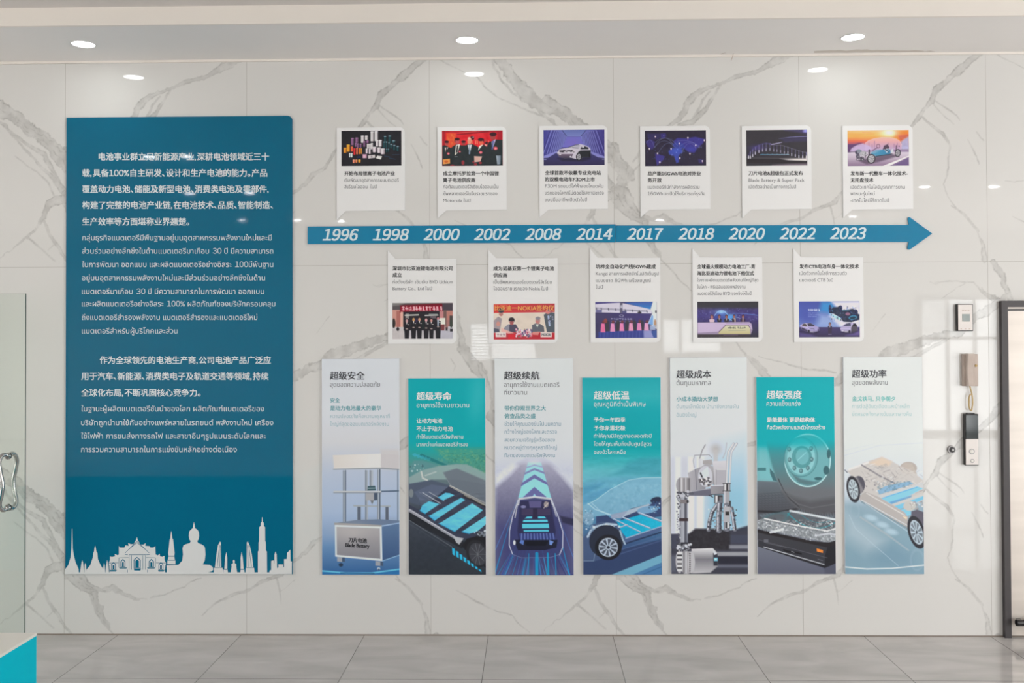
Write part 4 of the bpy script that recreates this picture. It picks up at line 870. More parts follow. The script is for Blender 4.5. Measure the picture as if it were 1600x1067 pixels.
# ------------------------------------------------------------------ printed photographs of the timeline cards
def pic_cells(b):
    c = Cv(*b, CS, (40, 39, 44)).frame(530, 200, 1/16)
    c.noise(5, 8, 60)
    def cyl(x0, y0, x1, y1, col):
        col = np.array(col, float); w = x1-x0
        c.poly(rr(x0, y0, x1, y1), col*0.72); c.poly(rr(x0+w*0.12, y0, x1-w*0.28, y1), col); c.rect(x0+w*0.2, y0+8, x0+w*0.4, y1-12, np.minimum(col*1.1, 255), 0.8)
        c.ell((x0+x1)/2, y0+10, w*0.45, 12, np.minimum(col*1.12+12, 255))
    def rr(x0, y0, x1, y1): q = 12; return [(x0+q, y0), (x1-q, y0), (x1, y0+q), (x1, y1-q), (x1-q, y1), (x0+q, y1), (x0, y1-q), (x0, y0+q)]
    for a in ((1115, 200, 1180, 340), (1225, 190, 1300, 380), (1100, 340, 1150, 500), (1160, 340, 1205, 500), (1225, 360, 1262, 500), (1270, 400, 1330, 510), (1345, 425, 1410, 560), (1430, 450, 1495, 580), (1165, 518, 1205, 610), (1212, 518, 1250, 600), (1320, 310, 1400, 380)):
        cyl(*a, (38, 70, 76)); c.ell((a[0]+a[2])/2, a[1]+10, (a[2]-a[0])*0.42, 10, (150, 176, 186) if a[0] > 1100 and a[1] < 470 else (110, 140, 150))
    for a in ((780, 85, 865, 335), (880, 80, 970, 330), (540, 190, 625, 370), (640, 190, 720, 300), (915, 305, 985, 460), (990, 300, 1065, 465), (690, 400, 752, 515), (748, 395, 800, 520), (790, 375, 846, 530)): cyl(*a, (216, 206, 208))
    for a in ((295, 250, 370, 430), (400, 240, 480, 370), (390, 375, 440, 470), (440, 385, 490, 500), (510, 395, 560, 500), (600, 325, 655, 470), (675, 310, 740, 380)): cyl(*a, (132, 92, 128))
    for a in ((660, 515, 715, 640), (738, 520, 790, 650), (835, 470, 930, 608), (950, 485, 1040, 622), (1035, 512, 1140, 655)): cyl(*a, (218, 200, 208))
    for a, k in (((110, 495, 185, 622), (236, 142, 48)), ((185, 415, 270, 592), (240, 150, 44)), ((290, 465, 350, 588), (240, 98, 66)), ((355, 510, 410, 672), (206, 48, 54)), ((422, 498, 470, 660), (232, 110, 76)), ((492, 505, 530, 656), (236, 130, 50)), ((536, 510, 568, 652), (226, 150, 60)),
                 ((245, 630, 286, 735), (200, 208, 206)), ((290, 630, 336, 735), (200, 208, 206)), ((336, 790, 390, 876), (226, 134, 108)), ((402, 790, 455, 866), (238, 130, 84)), ((474, 790, 536, 862), (238, 150, 50))): cyl(*a, k)
    c.rect(585, 655, 686, 752, (200, 146, 172)); c.rect(600, 680, 650, 752, (216, 178, 190)); c.poly([(720, 685), (895, 668), (900, 745), (725, 766)], (208, 198, 196)); c.ell(810, 718, 20, 26, (150, 138, 146)); c.poly([(950, 690), (1072, 706), (1040, 787), (915, 756)], (226, 218, 210))
    c.line([(1130, 700), (1260, 720)], 16, (44, 60, 84)); c.line([(1250, 750), (1400, 780)], 16, (40, 62, 88)); c.line([(1330, 665), (1500, 662)], 10, (48, 66, 90)); c.poly([(430, 720), (520, 700), (540, 740), (450, 750)], (38, 48, 84))
    return c
def pic_signing(b):
    c = Cv(*b, CS, (208, 42, 50)).frame(688, 200, 1/16)
    c.vg([(60, (150, 44, 52)), (130, (206, 44, 52)), (400, (214, 40, 48)), (940, (190, 40, 48))]); c.noise(16, 9, 61)
    c.line([(420, 165), (900, 120), (1200, 85)], 24, (120, 34, 40), 0.8); c.line([(480, 120), (900, 80)], 14, (214, 120, 104), 0.6); c.rect(150, 130, 390, 490, (216, 84, 52), 0.85, 1.5); c.noise(0.6, 3, 62, (180, 140, 380, 470), col=(240, 120, 60)); c.rect(50, 60, 120, 520, (150, 36, 44), 0.7, 2); c.rect(1420, 70, 1560, 320, (150, 32, 44), 0.7, 3)
    for x in (690, 790, 880, 920): c.line([(x, 320), (x+6, 395)], 24, (248, 140, 100), 0.85)
    c.ell(800, 250, 50, 50, (70, 40, 44)); c.ell(822, 230, 12, 12, (236, 220, 214)); c.dots(14, (1100, 300, 1220, 470), 20, [(220, 150, 140), (60, 40, 46), (160, 70, 70)], 63)
    c.poly([(50, 440), (120, 430), (260, 500), (340, 440), (400, 405), (520, 430), (640, 430), (700, 400), (800, 400), (880, 440), (960, 480), (1080, 410), (1160, 470), (1220, 350), (1390, 285), (1560, 300), (1560, 945), (50, 945)], (44, 50, 52)); c.noise(6, 7, 64, (50, 480, 1560, 945))
    for x, y, rx, ry, cc in ((160, 385, 46, 62, (176, 78, 74)), (425, 335, 52, 78, (186, 80, 84)), (580, 375, 48, 46, (150, 66, 66)), (732, 320, 50, 86, (232, 142, 118)), (1022, 350, 56, 80, (226, 96, 74)), (1315, 215, 66, 88, (160, 66, 64))): c.ell(x, y, rx, ry, cc)
    for x, y, rx, ry in ((158, 345, 54, 32), (425, 278, 58, 36), (580, 340, 55, 28), (1012, 290, 72, 40), (1320, 155, 86, 48), (366, 310, 10, 50), (1085, 310, 12, 40)): c.ell(x, y, rx, ry, (58, 32, 38))
    c.ell(722, 255, 36, 26, (250, 196, 176), 0.8); c.line([(1262, 210), (1370, 200)], 10, (70, 40, 46), 0.8); c.line([(700, 345), (765, 345)], 8, (200, 90, 80), 0.8)
    c.poly([(110, 490), (205, 480), (125, 600)], (204, 194, 184)); c.poly([(150, 490), (170, 490), (150, 600), (130, 580)], (60, 40, 46)); c.poly([(390, 425), (500, 395), (430, 620), (360, 690)], (226, 220, 206)); c.poly([(415, 440), (450, 430), (430, 600), (385, 640)], (44, 40, 44)); c.poly([(685, 420), (788, 415), (735, 645)], (222, 224, 226)); c.line([(735, 425), (728, 640)], (22, 34), (128, 144, 164)); c.poly([(1072, 410), (945, 565), (965, 460), (1010, 430)], (232, 222, 206)); c.poly([(1280, 340), (1392, 275), (1300, 545)], (176, 166, 200)); c.line([(1320, 330), (1292, 530)], 30, (70, 84, 140))
    for x, y, r in ((200, 640, 36), (485, 590, 27), (1008, 610, 44), (1380, 508, 52)): c.ell(x, y, r, r*0.8, (212, 82, 92)); c.ell(x+4, y+4, r*0.5, r*0.35, (240, 150, 158))
    c.poly([(65, 785), (240, 768), (242, 885), (68, 908)], (232, 146, 76)); c.ell(150, 838, 50, 30, (196, 90, 40), 0.8); c.poly([(845, 703), (1045, 712), (1000, 835), (850, 855)], (208, 168, 154)); c.poly([(1395, 690), (1512, 690), (1504, 905), (1422, 910)], (164, 174, 182), g=(0, 1400, 1500, (110, 122, 136))); c.line([(360, 720), (425, 718)], 14, (150, 156, 160), 0.8)
    for x, y, rx, ry in ((565, 865, 38, 55), (1000, 870, 40, 30), (880, 905, 40, 36), (830, 850, 26, 26), (300, 930, 50, 20)): c.ell(x, y, rx, ry, (140, 50, 56))
    return c
def pic_tunnel(b):
    c = Cv(*b, CS, (66, 66, 130)).frame(847, 199, 1/16)
    c.poly([(40, 60), (520, 60), (620, 235), (505, 510), (40, 720)], (70, 68, 140), 1, None, (0, 60, 600, (116, 122, 186))); c.poly([(1080, 60), (1570, 60), (1570, 730), (1060, 500), (955, 235)], (116, 120, 186), 1, None, (0, 1000, 1500, (66, 60, 128)))
    for i in range(11):
        t = i/10; x0 = 40+540*t**0.75
        c.line([(x0+180*(1-t)+20, 70+120*t), (x0+20*t-20*(1-t), 690-190*t)], 13-7*t, (158, 162, 222), 0.8); c.line([(1600-x0-180*(1-t)-30, 70+120*t), (1600-x0-20*t+20*(1-t), 700-190*t)], 13-7*t, (150, 152, 214), 0.8)
        c.line([(x0+150*(1-t)+10, 70+120*t), (x0-40*(1-t), 660-170*t)], 16-8*t, (52, 48, 104), 0.7); c.line([(1600-x0-150*(1-t)-20, 70+120*t), (1600-x0+40*(1-t), 670-170*t)], 16-8*t, (50, 46, 98), 0.7)
    c.poly([(500, 60), (1095, 60), (960, 230), (620, 230)], (98, 110, 170), 1, None, (1, 60, 230, (120, 130, 186))); c.line([(500, 70), (610, 215)], 12, (46, 46, 84)); c.line([(1100, 70), (975, 215)], 12, (46, 46, 84))
    c.poly([(620, 235), (955, 235), (1060, 490), (505, 505)], (112, 108, 186)); c.glow(780, 380, 160, 100, (120, 104, 186), 0.7); c.poly([(40, 730), (370, 600), (505, 500), (1060, 490), (1230, 600), (1570, 740), (1570, 945), (40, 945)], (62, 60, 112), 1, None, (1, 600, 900, (54, 50, 84)))
    c.poly([(40, 715), (370, 590), (400, 610), (150, 760), (40, 770)], (134, 134, 196)); c.poly([(1220, 595), (1570, 730), (1570, 770), (1400, 750), (1215, 650)], (130, 130, 190)); c.line([(45, 800), (100, 800)], 18, (150, 150, 206)); c.line([(1505, 795), (1560, 795)], 14, (160, 160, 214))
    c.poly([(380, 770), (1230, 720), (1200, 800), (1000, 850), (500, 840)], (44, 42, 62), 0.9, 3)
    c.poly([(375, 640), (430, 548), (560, 520), (690, 500), (830, 432), (960, 415), (1070, 445), (1185, 500), (1215, 560), (1215, 690), (1180, 740), (1020, 745), (950, 800), (880, 800), (740, 762), (560, 770), (430, 740)], (198, 190, 200)); c.poly([(955, 580), (1215, 570), (1215, 690), (1180, 742), (1020, 745), (950, 800), (870, 790), (860, 700), (900, 620)], (44, 46, 50))
    c.poly([(660, 500), (830, 438), (905, 430), (960, 438), (905, 520), (760, 508)], (176, 172, 184)); c.line([(660, 500), (830, 440), (910, 428)], 12, (44, 42, 56)); c.line([(760, 508), (905, 522)], 9, (56, 52, 66)); c.poly([(955, 545), (990, 482), (1060, 470), (1150, 500), (1165, 545)], (38, 38, 48)); c.ell(1025, 490, 30, 18, (214, 210, 220)); c.line([(960, 570), (1210, 570)], 10, (176, 170, 182), 0.8)
    c.poly([(430, 578), (740, 570), (745, 615), (440, 622)], (66, 62, 70)); c.dots(26, (440, 575, 820, 620), 14, [(206, 200, 206), (52, 48, 56), (150, 140, 150)], 65); c.line([(380, 640), (600, 650), (830, 640)], 26, (206, 196, 206)); c.poly([(385, 665), (780, 665), (730, 762), (560, 772), (430, 742)], (118, 100, 118), 1, None, (1, 660, 770, (66, 60, 74))); c.ell(450, 680, 28, 12, (222, 216, 220)); c.ell(712, 735, 22, 22, (206, 204, 210)); c.ell(800, 590, 40, 30, (212, 200, 208), 0.7)
    c.ell(915, 735, 68, 92, (36, 34, 38)); c.ell(922, 735, 46, 70, (196, 196, 200)); c.ell(922, 735, 34, 52, (84, 80, 88)); 
    for i in range(5): t = i*1.257; c.line([(922, 735), (922+34*math.cos(t), 735+54*math.sin(t))], 10, (206, 206, 210))
    c.ell(1188, 695, 22, 60, (36, 34, 40)); return c
def pic_map(b):
    c = Cv(*b, CS, (50, 45, 62)).frame(1005, 200, 1/16)
    c.noise(5, 9, 66)
    for p, cc in (([(60, 330), (180, 280), (290, 340), (280, 480), (200, 540), (100, 450)], (66, 56, 122)), ([(430, 140), (560, 130), (580, 200), (520, 265), (440, 250)], (62, 54, 120)), ([(300, 640), (420, 670), (545, 710), (500, 800), (430, 870), (345, 935), (310, 760)], (66, 58, 136)), ([(1370, 770), (1510, 790), (1490, 890), (1390, 870)], (62, 54, 104)),
                  ([(760, 330), (850, 250), (1080, 260), (1300, 220), (1560, 280), (1480, 400), (1340, 520), (1280, 620), (1130, 600), (1010, 500), (900, 430), (790, 440)], (64, 58, 140)), ([(630, 580), (740, 500), (960, 480), (985, 600), (890, 680), (890, 850), (830, 880), (770, 700), (650, 660)], (64, 76, 168)), ([(730, 400), (860, 330), (1010, 400), (1040, 500), (880, 520), (760, 470)], (58, 66, 146)), ([(100, 140), (420, 140), (420, 250), (250, 300), (120, 260)], (56, 50, 90))): c.poly(p, cc, 0.9, 2)
    c.glow(820, 570, 130, 80, (70, 92, 186), 0.7); c.glow(1200, 530, 120, 60, (66, 72, 170), 0.6); c.dots(90, (80, 250, 1480, 800), 7, [(88, 86, 176), (44, 40, 70), (76, 90, 190)], 67, 0.6)
    L = (140, 152, 200)
    for a in ((285, 490, 760, 430, 250), (285, 490, 740, 440, 320), (300, 360, 860, 440, 250), (385, 610, 740, 400, 400), (80, 380, 285, 490, 300), (960, 640, 1320, 520, 380), (900, 480, 1400, 490, 350), (860, 330, 1450, 490, 330), (1000, 520, 960, 640, 560)): c.arc(*a, 7, L, 0.75)
    c.line([(740, 440), (860, 520), (960, 500), (1020, 520)], 6, (120, 140, 210), 0.7)
    for x, y in ((303, 212), (153, 517), (358, 632), (415, 850), (697, 517), (903, 385), (915, 750), (1117, 242), (1313, 430), (1168, 640), (1480, 822), (1528, 305)): c.ell(x, y+26, 9, 20, (176, 120, 140), 0.7); c.ell(x, y, 17, 18, (246, 228, 246))
    for x, y in ((860, 540), (825, 610), (1020, 585), (515, 195), (720, 665), (1400, 490)): c.ell(x, y, 9, 9, (150, 170, 226), 0.8)
    return c
def pic_blades(b):
    c = Cv(*b, CS, (58, 55, 60)).frame(1163, 200, 1/16)
    c.noise(3, 9, 68); c.poly([(1000, 50), (1570, 50), (1570, 150), (1400, 100)], (76, 66, 122), 0.9, 5); c.ell(1530, 70, 60, 40, (160, 160, 226), 0.9, 3); c.glow(330, 500, 200, 70, (80, 66, 140), 0.6); c.poly([(900, 260), (1570, 215), (1570, 330), (1000, 350)], (66, 60, 92), 0.7, 4)
    pts = [(105, 690, 755), (150, 600, 755), (210, 540, 715), (275, 480, 655), (365, 430, 610), (455, 400, 580), (545, 380, 570), (640, 400, 560), (735, 420, 580), (815, 430, 590), (905, 430, 610), (1000, 450, 640), (1090, 480, 640), (1185, 510, 690), (1275, 540, 715), (1365, 570, 740), (1460, 600, 750), (1550, 610, 755)]
    c.line([(x, y) for x, y, _ in pts[:8]], 30, (84, 74, 146), 0.55, 2); c.line([(x, y) for x, y, _ in pts[8:]], 10, (130, 126, 140), 0.7)
    for i, (x, y0, y1) in enumerate(pts):
        e = abs(i-8.5)/8.5; c.line([(x, y0), (x, y1)], 16, (116+40*e, 110+40*e, 160+40*e), 0.45+0.3*e); c.line([(x, y1-50), (x, y1)], 22, (160+76*e, 156+76*e, 176+70*e), 0.6+0.4*e); c.line([(x-22, y0+10), (x-22, y1-20)], 20, (44, 42, 48), 0.4)
    c.line([(680, 412), (860, 376), (940, 355)], (18, 12), (196, 188, 226)); c.line([(640, 385), (690, 412)], 10, (150, 140, 200), 0.8); c.line([(860, 268), (1150, 226), (1560, 208)], (5, 15), (136, 134, 190)); c.line([(900, 360), (1200, 330)], 6, (100, 94, 130), 0.6)
    for i in range(12): c.line([(400+60*i, 668-8*(i % 2)), (455+60*i, 660+6*(i % 2))], 16, (90+6*i, 146+4*i, 176+3*i), 0.9)
    c.line([(60, 748), (900, 756), (1560, 752)], 6, (160, 156, 154), 0.8); c.poly([(880, 768), (1570, 758), (1570, 822), (1100, 806)], (150, 140, 142), 1, 2, (0, 900, 1250, (214, 206, 200))); c.poly([(60, 775), (880, 775), (1100, 815), (1570, 830), (1570, 892), (60, 880)], (50, 46, 49)); c.poly([(700, 930), (1100, 905), (1570, 895), (1570, 945), (700, 945)], (150, 132, 142), 0.9, 4)
    return c
def pic_sunset(b):
    c = Cv(*b, CS, (200, 150, 120)).frame(1322, 200, 1/16)
    c.vg([(60, (222, 178, 128)), (120, (232, 178, 104)), (200, (238, 172, 92)), (270, (232, 146, 84)), (340, (212, 100, 84)), (400, (170, 88, 106)), (480, (130, 92, 128)), (590, (150, 130, 160)), (610, (204, 192, 202)), (740, (186, 170, 184)), (945, (132, 108, 134))])
    c.noise(12, 7, 69, (40, 60, 1560, 330), sx=4); c.line([(50, 160), (300, 165), (700, 150)], 16, (214, 132, 80), 0.6, 2); c.line([(420, 110), (620, 115)], 20, (206, 136, 90), 0.7, 2)
    c.poly([(1200, 60), (1570, 50), (1570, 220), (1380, 330), (1200, 240)], (226, 124, 52), 0.9, 5); c.poly([(1300, 180), (1570, 150), (1570, 260), (1350, 320)], (190, 90, 80), 0.8, 4); c.glow(1080, 120, 200, 90, (255, 246, 220), 1)
    c.poly([(1370, 340), (1450, 280), (1570, 210), (1570, 545), (1370, 545)], (172, 168, 198), 0.95, 3); c.noise(12, 4, 70, (1370, 230, 1560, 540))
    c.poly([(40, 405), (200, 400), (330, 370), (420, 380), (250, 450), (110, 605), (40, 605)], (92, 64, 104), 0.95, 2); c.line([(40, 605), (230, 600)], 12, (90, 78, 96)); c.rect(1370, 530, 1565, 546, (130, 118, 128), 0.8)
    c.poly([(1150, 940), (1570, 715), (1570, 945), (1150, 945)], (104, 84, 126), 0.9, 3); c.poly([(915, 945), (1570, 690), (1570, 716), (1085, 945)], (226, 216, 214))
    c.poly([(465, 385), (560, 312), (700, 262), (900, 230), (1100, 236), (1260, 272), (1340, 322), (1392, 420), (1390, 530), (480, 570)], (222, 176, 172), 0.8, 1, (1, 240, 540, (198, 168, 196))); c.line([(465, 385), (560, 312), (700, 262), (900, 230), (1100, 236), (1260, 272), (1340, 322), (1392, 420)], 9, (240, 200, 180), 0.8)
    for x, y in ((570, 370), (710, 330), (650, 420), (1200, 400), (1280, 380)): c.line([(x, y), (x, 480)], 22, (164, 118, 148), 0.7)
    c.poly([(100, 592), (130, 520), (250, 440), (420, 388), (560, 440), (640, 500), (600, 570), (250, 570)], (192, 170, 202), 0.9, 2); c.line([(110, 560), (180, 480), (330, 410), (450, 388)], 8, (224, 206, 224), 0.8)
    c.poly([(260, 800), (520, 910), (800, 850), (1250, 720), (1330, 720), (1150, 640), (740, 720)], (92, 76, 94), 0.85, 3)
    c.line([(670, 555), (785, 490)], 20, (104, 78, 104)); c.ell(803, 452, 40, 46, (116, 78, 98), ring=14); c.poly([(915, 540), (950, 440), (1040, 405), (1085, 490), (1030, 560)], (84, 66, 82)); c.line([(1050, 380), (1040, 440)], 14, (90, 66, 84)); c.line([(1255, 440), (1250, 560)], 26, (110, 82, 104)); c.ell(1325, 455, 14, 18, (96, 64, 90))
    c.poly([(600, 630), (760, 545), (1090, 528), (1120, 610), (1090, 645), (740, 700)], (82, 146, 176), 1, None, (0, 620, 1100, (56, 122, 160))); c.poly([(610, 625), (760, 545), (900, 540), (700, 640)], (130, 160, 180), 0.7, 2); c.line([(740, 712), (1130, 652)], 26, (58, 70, 84)); c.dots(14, (930, 520, 1160, 600), 16, [(196, 200, 204), (60, 66, 84), (120, 150, 170)], 71)
    c.ell(315, 590, 76, 60, (128, 134, 146)); c.ell(250, 610, 22, 45, (70, 66, 82)); c.ell(430, 645, 84, 62, (172, 168, 172)); c.ell(390, 770, 64, 56, (90, 84, 94)); c.ell(295, 700, 52, 74, (92, 86, 100)); c.line([(580, 550), (580, 660)], 36, (84, 74, 88)); c.dots(60, (250, 560, 570, 820), 10, [(70, 64, 76), (206, 202, 206), (140, 132, 142), (90, 84, 94)], 72, 0.75)
    wheel(c, 630, 770, 106, 122, 8, (66, 60, 66), (196, 194, 196), 8, (80, 72, 80)); c.ell(1150, 580, 40, 40, (198, 196, 200)); wheel(c, 1292, 625, 74, 100, 8, (62, 58, 66), (170, 166, 170), 7, (76, 70, 78))
    return c
def pic_opening(b):
    c = Cv(*b, CS, (190, 178, 176)).frame(610, 470, 1/16)
    c.rect(40, 50, 1570, 300, (84, 76, 78)); c.poly([(40, 50), (380, 50), (240, 110), (40, 130)], (132, 128, 124), 0.8, 3); c.poly([(1290, 70), (1570, 60), (1570, 250), (1300, 240)], (70, 62, 70), 1, 2)
    c.rect(40, 225, 330, 660, (196, 142, 128)); c.rect(150, 250, 250, 750, (168, 104, 94)); c.rect(250, 280, 325, 740, (214, 166, 150)); c.rect(1230, 250, 1570, 700, (160, 112, 106)); c.rect(1235, 260, 1320, 600, (190, 126, 126)); c.rect(1330, 240, 1400, 640, (112, 86, 80)); c.rect(1410, 250, 1570, 480, (180, 120, 108))
    c.rect(320, 255, 1230, 760, (40, 36, 42)); c.rect(330, 740, 1235, 950, (184, 178, 180)); c.rect(40, 655, 330, 950, (192, 184, 182)); c.rect(1230, 720, 1570, 950, (180, 176, 184)); c.rect(1440, 640, 1570, 760, (182, 176, 180)); c.noise(8, 5, 73, (40, 655, 1560, 945))
    c.poly([(230, 110), (1290, 60), (1310, 140), (250, 170)], (112, 26, 38)); c.poly([(255, 150), (1290, 125), (1310, 250), (262, 275)], (150, 24, 46)); c.line([(250, 170), (245, 290)], 20, (110, 20, 34))
    c.dash(280, 1300, 190, 105, 12, (246, 186, 190), 74)
    c.rect(380, 320, 462, 450, (150, 144, 140), 0.9); c.line([(370, 362), (700, 350)], 32, (200, 194, 184)); c.line([(870, 366), (1185, 356)], 30, (196, 192, 186)); c.rect(960, 325, 1180, 350, (150, 156, 152), 0.9); c.rect(1000, 385, 1140, 440, (112, 100, 106), 0.8); c.rect(620, 440, 690, 560, (52, 42, 70)); c.rect(790, 430, 850, 700, (24, 40, 38), 0.8)
    c.rect(1205, 428, 1372, 585, (224, 216, 202)); c.line([(1270, 660), (1370, 660)], 10, (214, 150, 150)); c.line([(1365, 585), (1365, 740)], 14, (200, 190, 186)); c.rect(1260, 600, 1350, 740, (120, 60, 62))
    c.ell(85, 560, 42, 120, (48, 44, 42)); c.ell(185, 705, 36, 48, (44, 38, 40)); c.rect(1480, 370, 1560, 640, (66, 60, 60)); c.ell(1520, 560, 36, 110, (60, 66, 58)); c.rect(1380, 660, 1430, 745, (58, 50, 54)); c.rect(1490, 700, 1560, 766, (36, 36, 42))
    for x, yt, w, sk in ((410, 445, 120, (190, 150, 150)), (580, 412, 124, (196, 150, 96)), (725, 412, 120, (200, 150, 120)), (895, 425, 124, (214, 160, 160)), (1025, 440, 112, (196, 140, 130)), (1192, 392, 128, (190, 120, 124))):
        person(c, x, yt, 945, w, (32, 30, 36), sk, (44, 32, 36), (226, 218, 216)); c.ell(x+w*0.32, yt+150, 16, 12, (214, 206, 200), 0.9); c.ell(x, yt+255, 30, 16, (196, 170, 160), 0.8)
    c.poly([(1170, 470), (1215, 470), (1205, 640), (1175, 640)], (160, 172, 186)); return c
def pic_contract(b):
    c = Cv(*b, CS, (214, 198, 182)).frame(769, 471, 1/16)
    c.noise(7, 10, 75); c.poly([(35, 70), (1565, 52), (1565, 265), (35, 288)], (204, 56, 56), 1, None, (0, 300, 1500, (176, 54, 66)))
    c.poly([(1290, 330), (1400, 262), (1565, 285), (1565, 775), (1370, 765), (1320, 520)], (80, 88, 96)); c.ell(1392, 265, 62, 48, (204, 122, 118)); c.ell(1430, 220, 50, 30, (150, 100, 110)); c.line([(1405, 370), (1435, 600)], 46, (164, 176, 200)); c.dots(14, (1400, 360, 1520, 500), 16, [(60, 60, 84), (160, 160, 190)], 76)
    c.poly([(40, 480), (150, 375), (245, 430), (230, 520), (200, 700), (150, 770), (40, 770)], (156, 142, 146)); c.poly([(40, 670), (170, 690), (190, 770), (40, 780)], (76, 76, 90)); c.ell(222, 310, 52, 58, (170, 112, 104)); c.ell(222, 222, 80, 60, (58, 56, 66)); c.ell(150, 560, 50, 60, (200, 140, 128))
    c.poly([(295, 665), (400, 572), (590, 570), (660, 690), (590, 775), (430, 785), (300, 720)], (70, 66, 84)); c.poly([(295, 665), (400, 572), (430, 575), (430, 745), (330, 720)], (138, 136, 146)); c.ell(488, 525, 50, 66, (158, 84, 84)); c.ell(486, 448, 68, 50, (42, 34, 40)); c.ell(425, 470, 12, 34, (42, 34, 40)); c.ell(548, 470, 12, 34, (42, 34, 40))
    c.poly([(995, 590), (1090, 545), (1200, 560), (1290, 620), (1305, 760), (1000, 760)], (92, 94, 102)); c.ell(1142, 480, 58, 86, (178, 126, 120)); c.ell(1145, 420, 62, 42, (132, 128, 134)); c.poly([(1085, 570), (1165, 570), (1130, 650)], (208, 212, 198)); c.ell(1120, 510, 34, 24, (190, 110, 110), 0.7)
    c.poly([(35, 785), (300, 775), (700, 760), (1565, 780), (1565, 950), (35, 950)], (178, 40, 52)); c.poly([(230, 660), (420, 740), (560, 790), (400, 800), (230, 760)], (224, 170, 160), 0.9); c.poly([(1000, 770), (1190, 750), (1150, 840), (1010, 830)], (214, 140, 130), 0.9); c.rect(400, 822, 575, 945, (204, 30, 44))
    c.dots(150, (590, 690, 1000, 880), 16, [(222, 140, 156), (236, 190, 200), (120, 96, 150), (92, 120, 96), (206, 92, 112), (70, 70, 110), (230, 220, 226)], 77)
    c.rect(85, 772, 348, 890, (226, 206, 200)); c.dash(110, 330, 828, 60, 3, (150, 120, 124), 78); c.rect(1210, 770, 1492, 892, (222, 204, 198)); return c
def pic_stage(b):
    c = Cv(*b, CS, (66, 60, 96)).frame(928, 468, 1/16)
    c.poly([(35, 115), (640, 72), (1440, 240), (1450, 350), (35, 320)], (206, 200, 216)); c.rect(35, 55, 650, 78, (84, 78, 128)); c.poly([(35, 60), (640, 60), (640, 76), (35, 112)], (80, 74, 132)); c.poly([(740, 78), (1475, 55), (1415, 242)], (66, 96, 168), 1, None, (1, 80, 230, (50, 124, 190))); c.poly([(1475, 50), (1570, 50), (1570, 740), (1440, 660), (1455, 330), (1415, 242)], (212, 216, 218))
    for a, q in (((40, 205), (1330, 285)), ((40, 235), (1330, 300))): c.line([a, q], 10, (90, 88, 106), 0.9)
    for x in (60, 180, 360, 540, 780, 960, 1130, 1320): c.line([(x, 200+x*0.06), (x+10, 250+x*0.05)], 24, (74, 72, 90), 0.85)
    c.rect(50, 260, 200, 318, (100, 98, 140)); c.rect(650, 80, 715, 335, (96, 92, 112)); c.rect(660, 140, 712, 215, (176, 172, 186)); c.rect(700, 285, 815, 340, (84, 82, 122)); c.ell(1140, 325, 50, 24, (56, 52, 60)); c.ell(1550, 300, 18, 36, (60, 56, 62))
    c.poly([(35, 325), (1450, 355), (1360, 605), (1240, 775), (35, 810)], (68, 62, 96), 1, None, (0, 60, 1300, (66, 56, 112))); c.ell(690, 405, 44, 26, (150, 148, 172), ring=12); c.dash(420, 960, 485, 44, 8, (176, 176, 206), 79); c.dash(430, 960, 555, 44, 8, (146, 146, 182), 80)
    for x in (330, 600, 830, 1010, 1200): c.poly([(x-60, 800), (x-50, 560), (x, 500), (x+50, 560), (x+60, 800)], (60, 56, 60), 0.85, 2)
    c.poly([(1455, 370), (1360, 605), (1480, 640), (1480, 420)], (116, 160, 212)); c.line([(1455, 365), (1355, 610)], 14, (210, 220, 232)); c.ell(1530, 600, 30, 110, (176, 140, 112)); c.rect(1400, 640, 1540, 760, (160, 176, 206), 0.9, 2)
    c.poly([(35, 805), (1240, 765), (1570, 780), (1570, 960), (35, 960)], (58, 68, 138)); 
    for i in range(26): x = 110+45*i; c.line([(x+((i*37) % 23), 800), (x-10+((i*37) % 23), 950)], 10, (92, 100, 172) if i % 2 else (46, 54, 116), 0.6)
    c.rect(35, 600, 110, 950, (62, 58, 90), 0.9, 3); c.poly([(1240, 775), (1440, 765), (1500, 955), (1250, 955)], (150, 152, 198), 0.9, 2); c.poly([(1430, 800), (1570, 760), (1570, 950), (1490, 950)], (60, 84, 150))
    for x, yt, yb, cc in ((225, 600, 818, (226, 110, 152)), (465, 598, 802, (226, 142, 182)), (695, 595, 788, (220, 128, 172)), (925, 590, 782, (230, 146, 178)), (1130, 588, 772, (228, 132, 178)), (1312, 590, 775, (226, 156, 190))): c.poly([(x-42, yt), (x+42, yt), (x+62, yb), (x-58, yb)], cc, 1, 1); c.rect(x-34, yt, x+36, yt+60, np.array(cc)*0.98+6, 0.8); c.ell(x+14, yt-40, 34, 42, (112, 58, 64), 0.9)
    c.ell(290, 530, 44, 60, (150, 72, 64), 0.8); return c
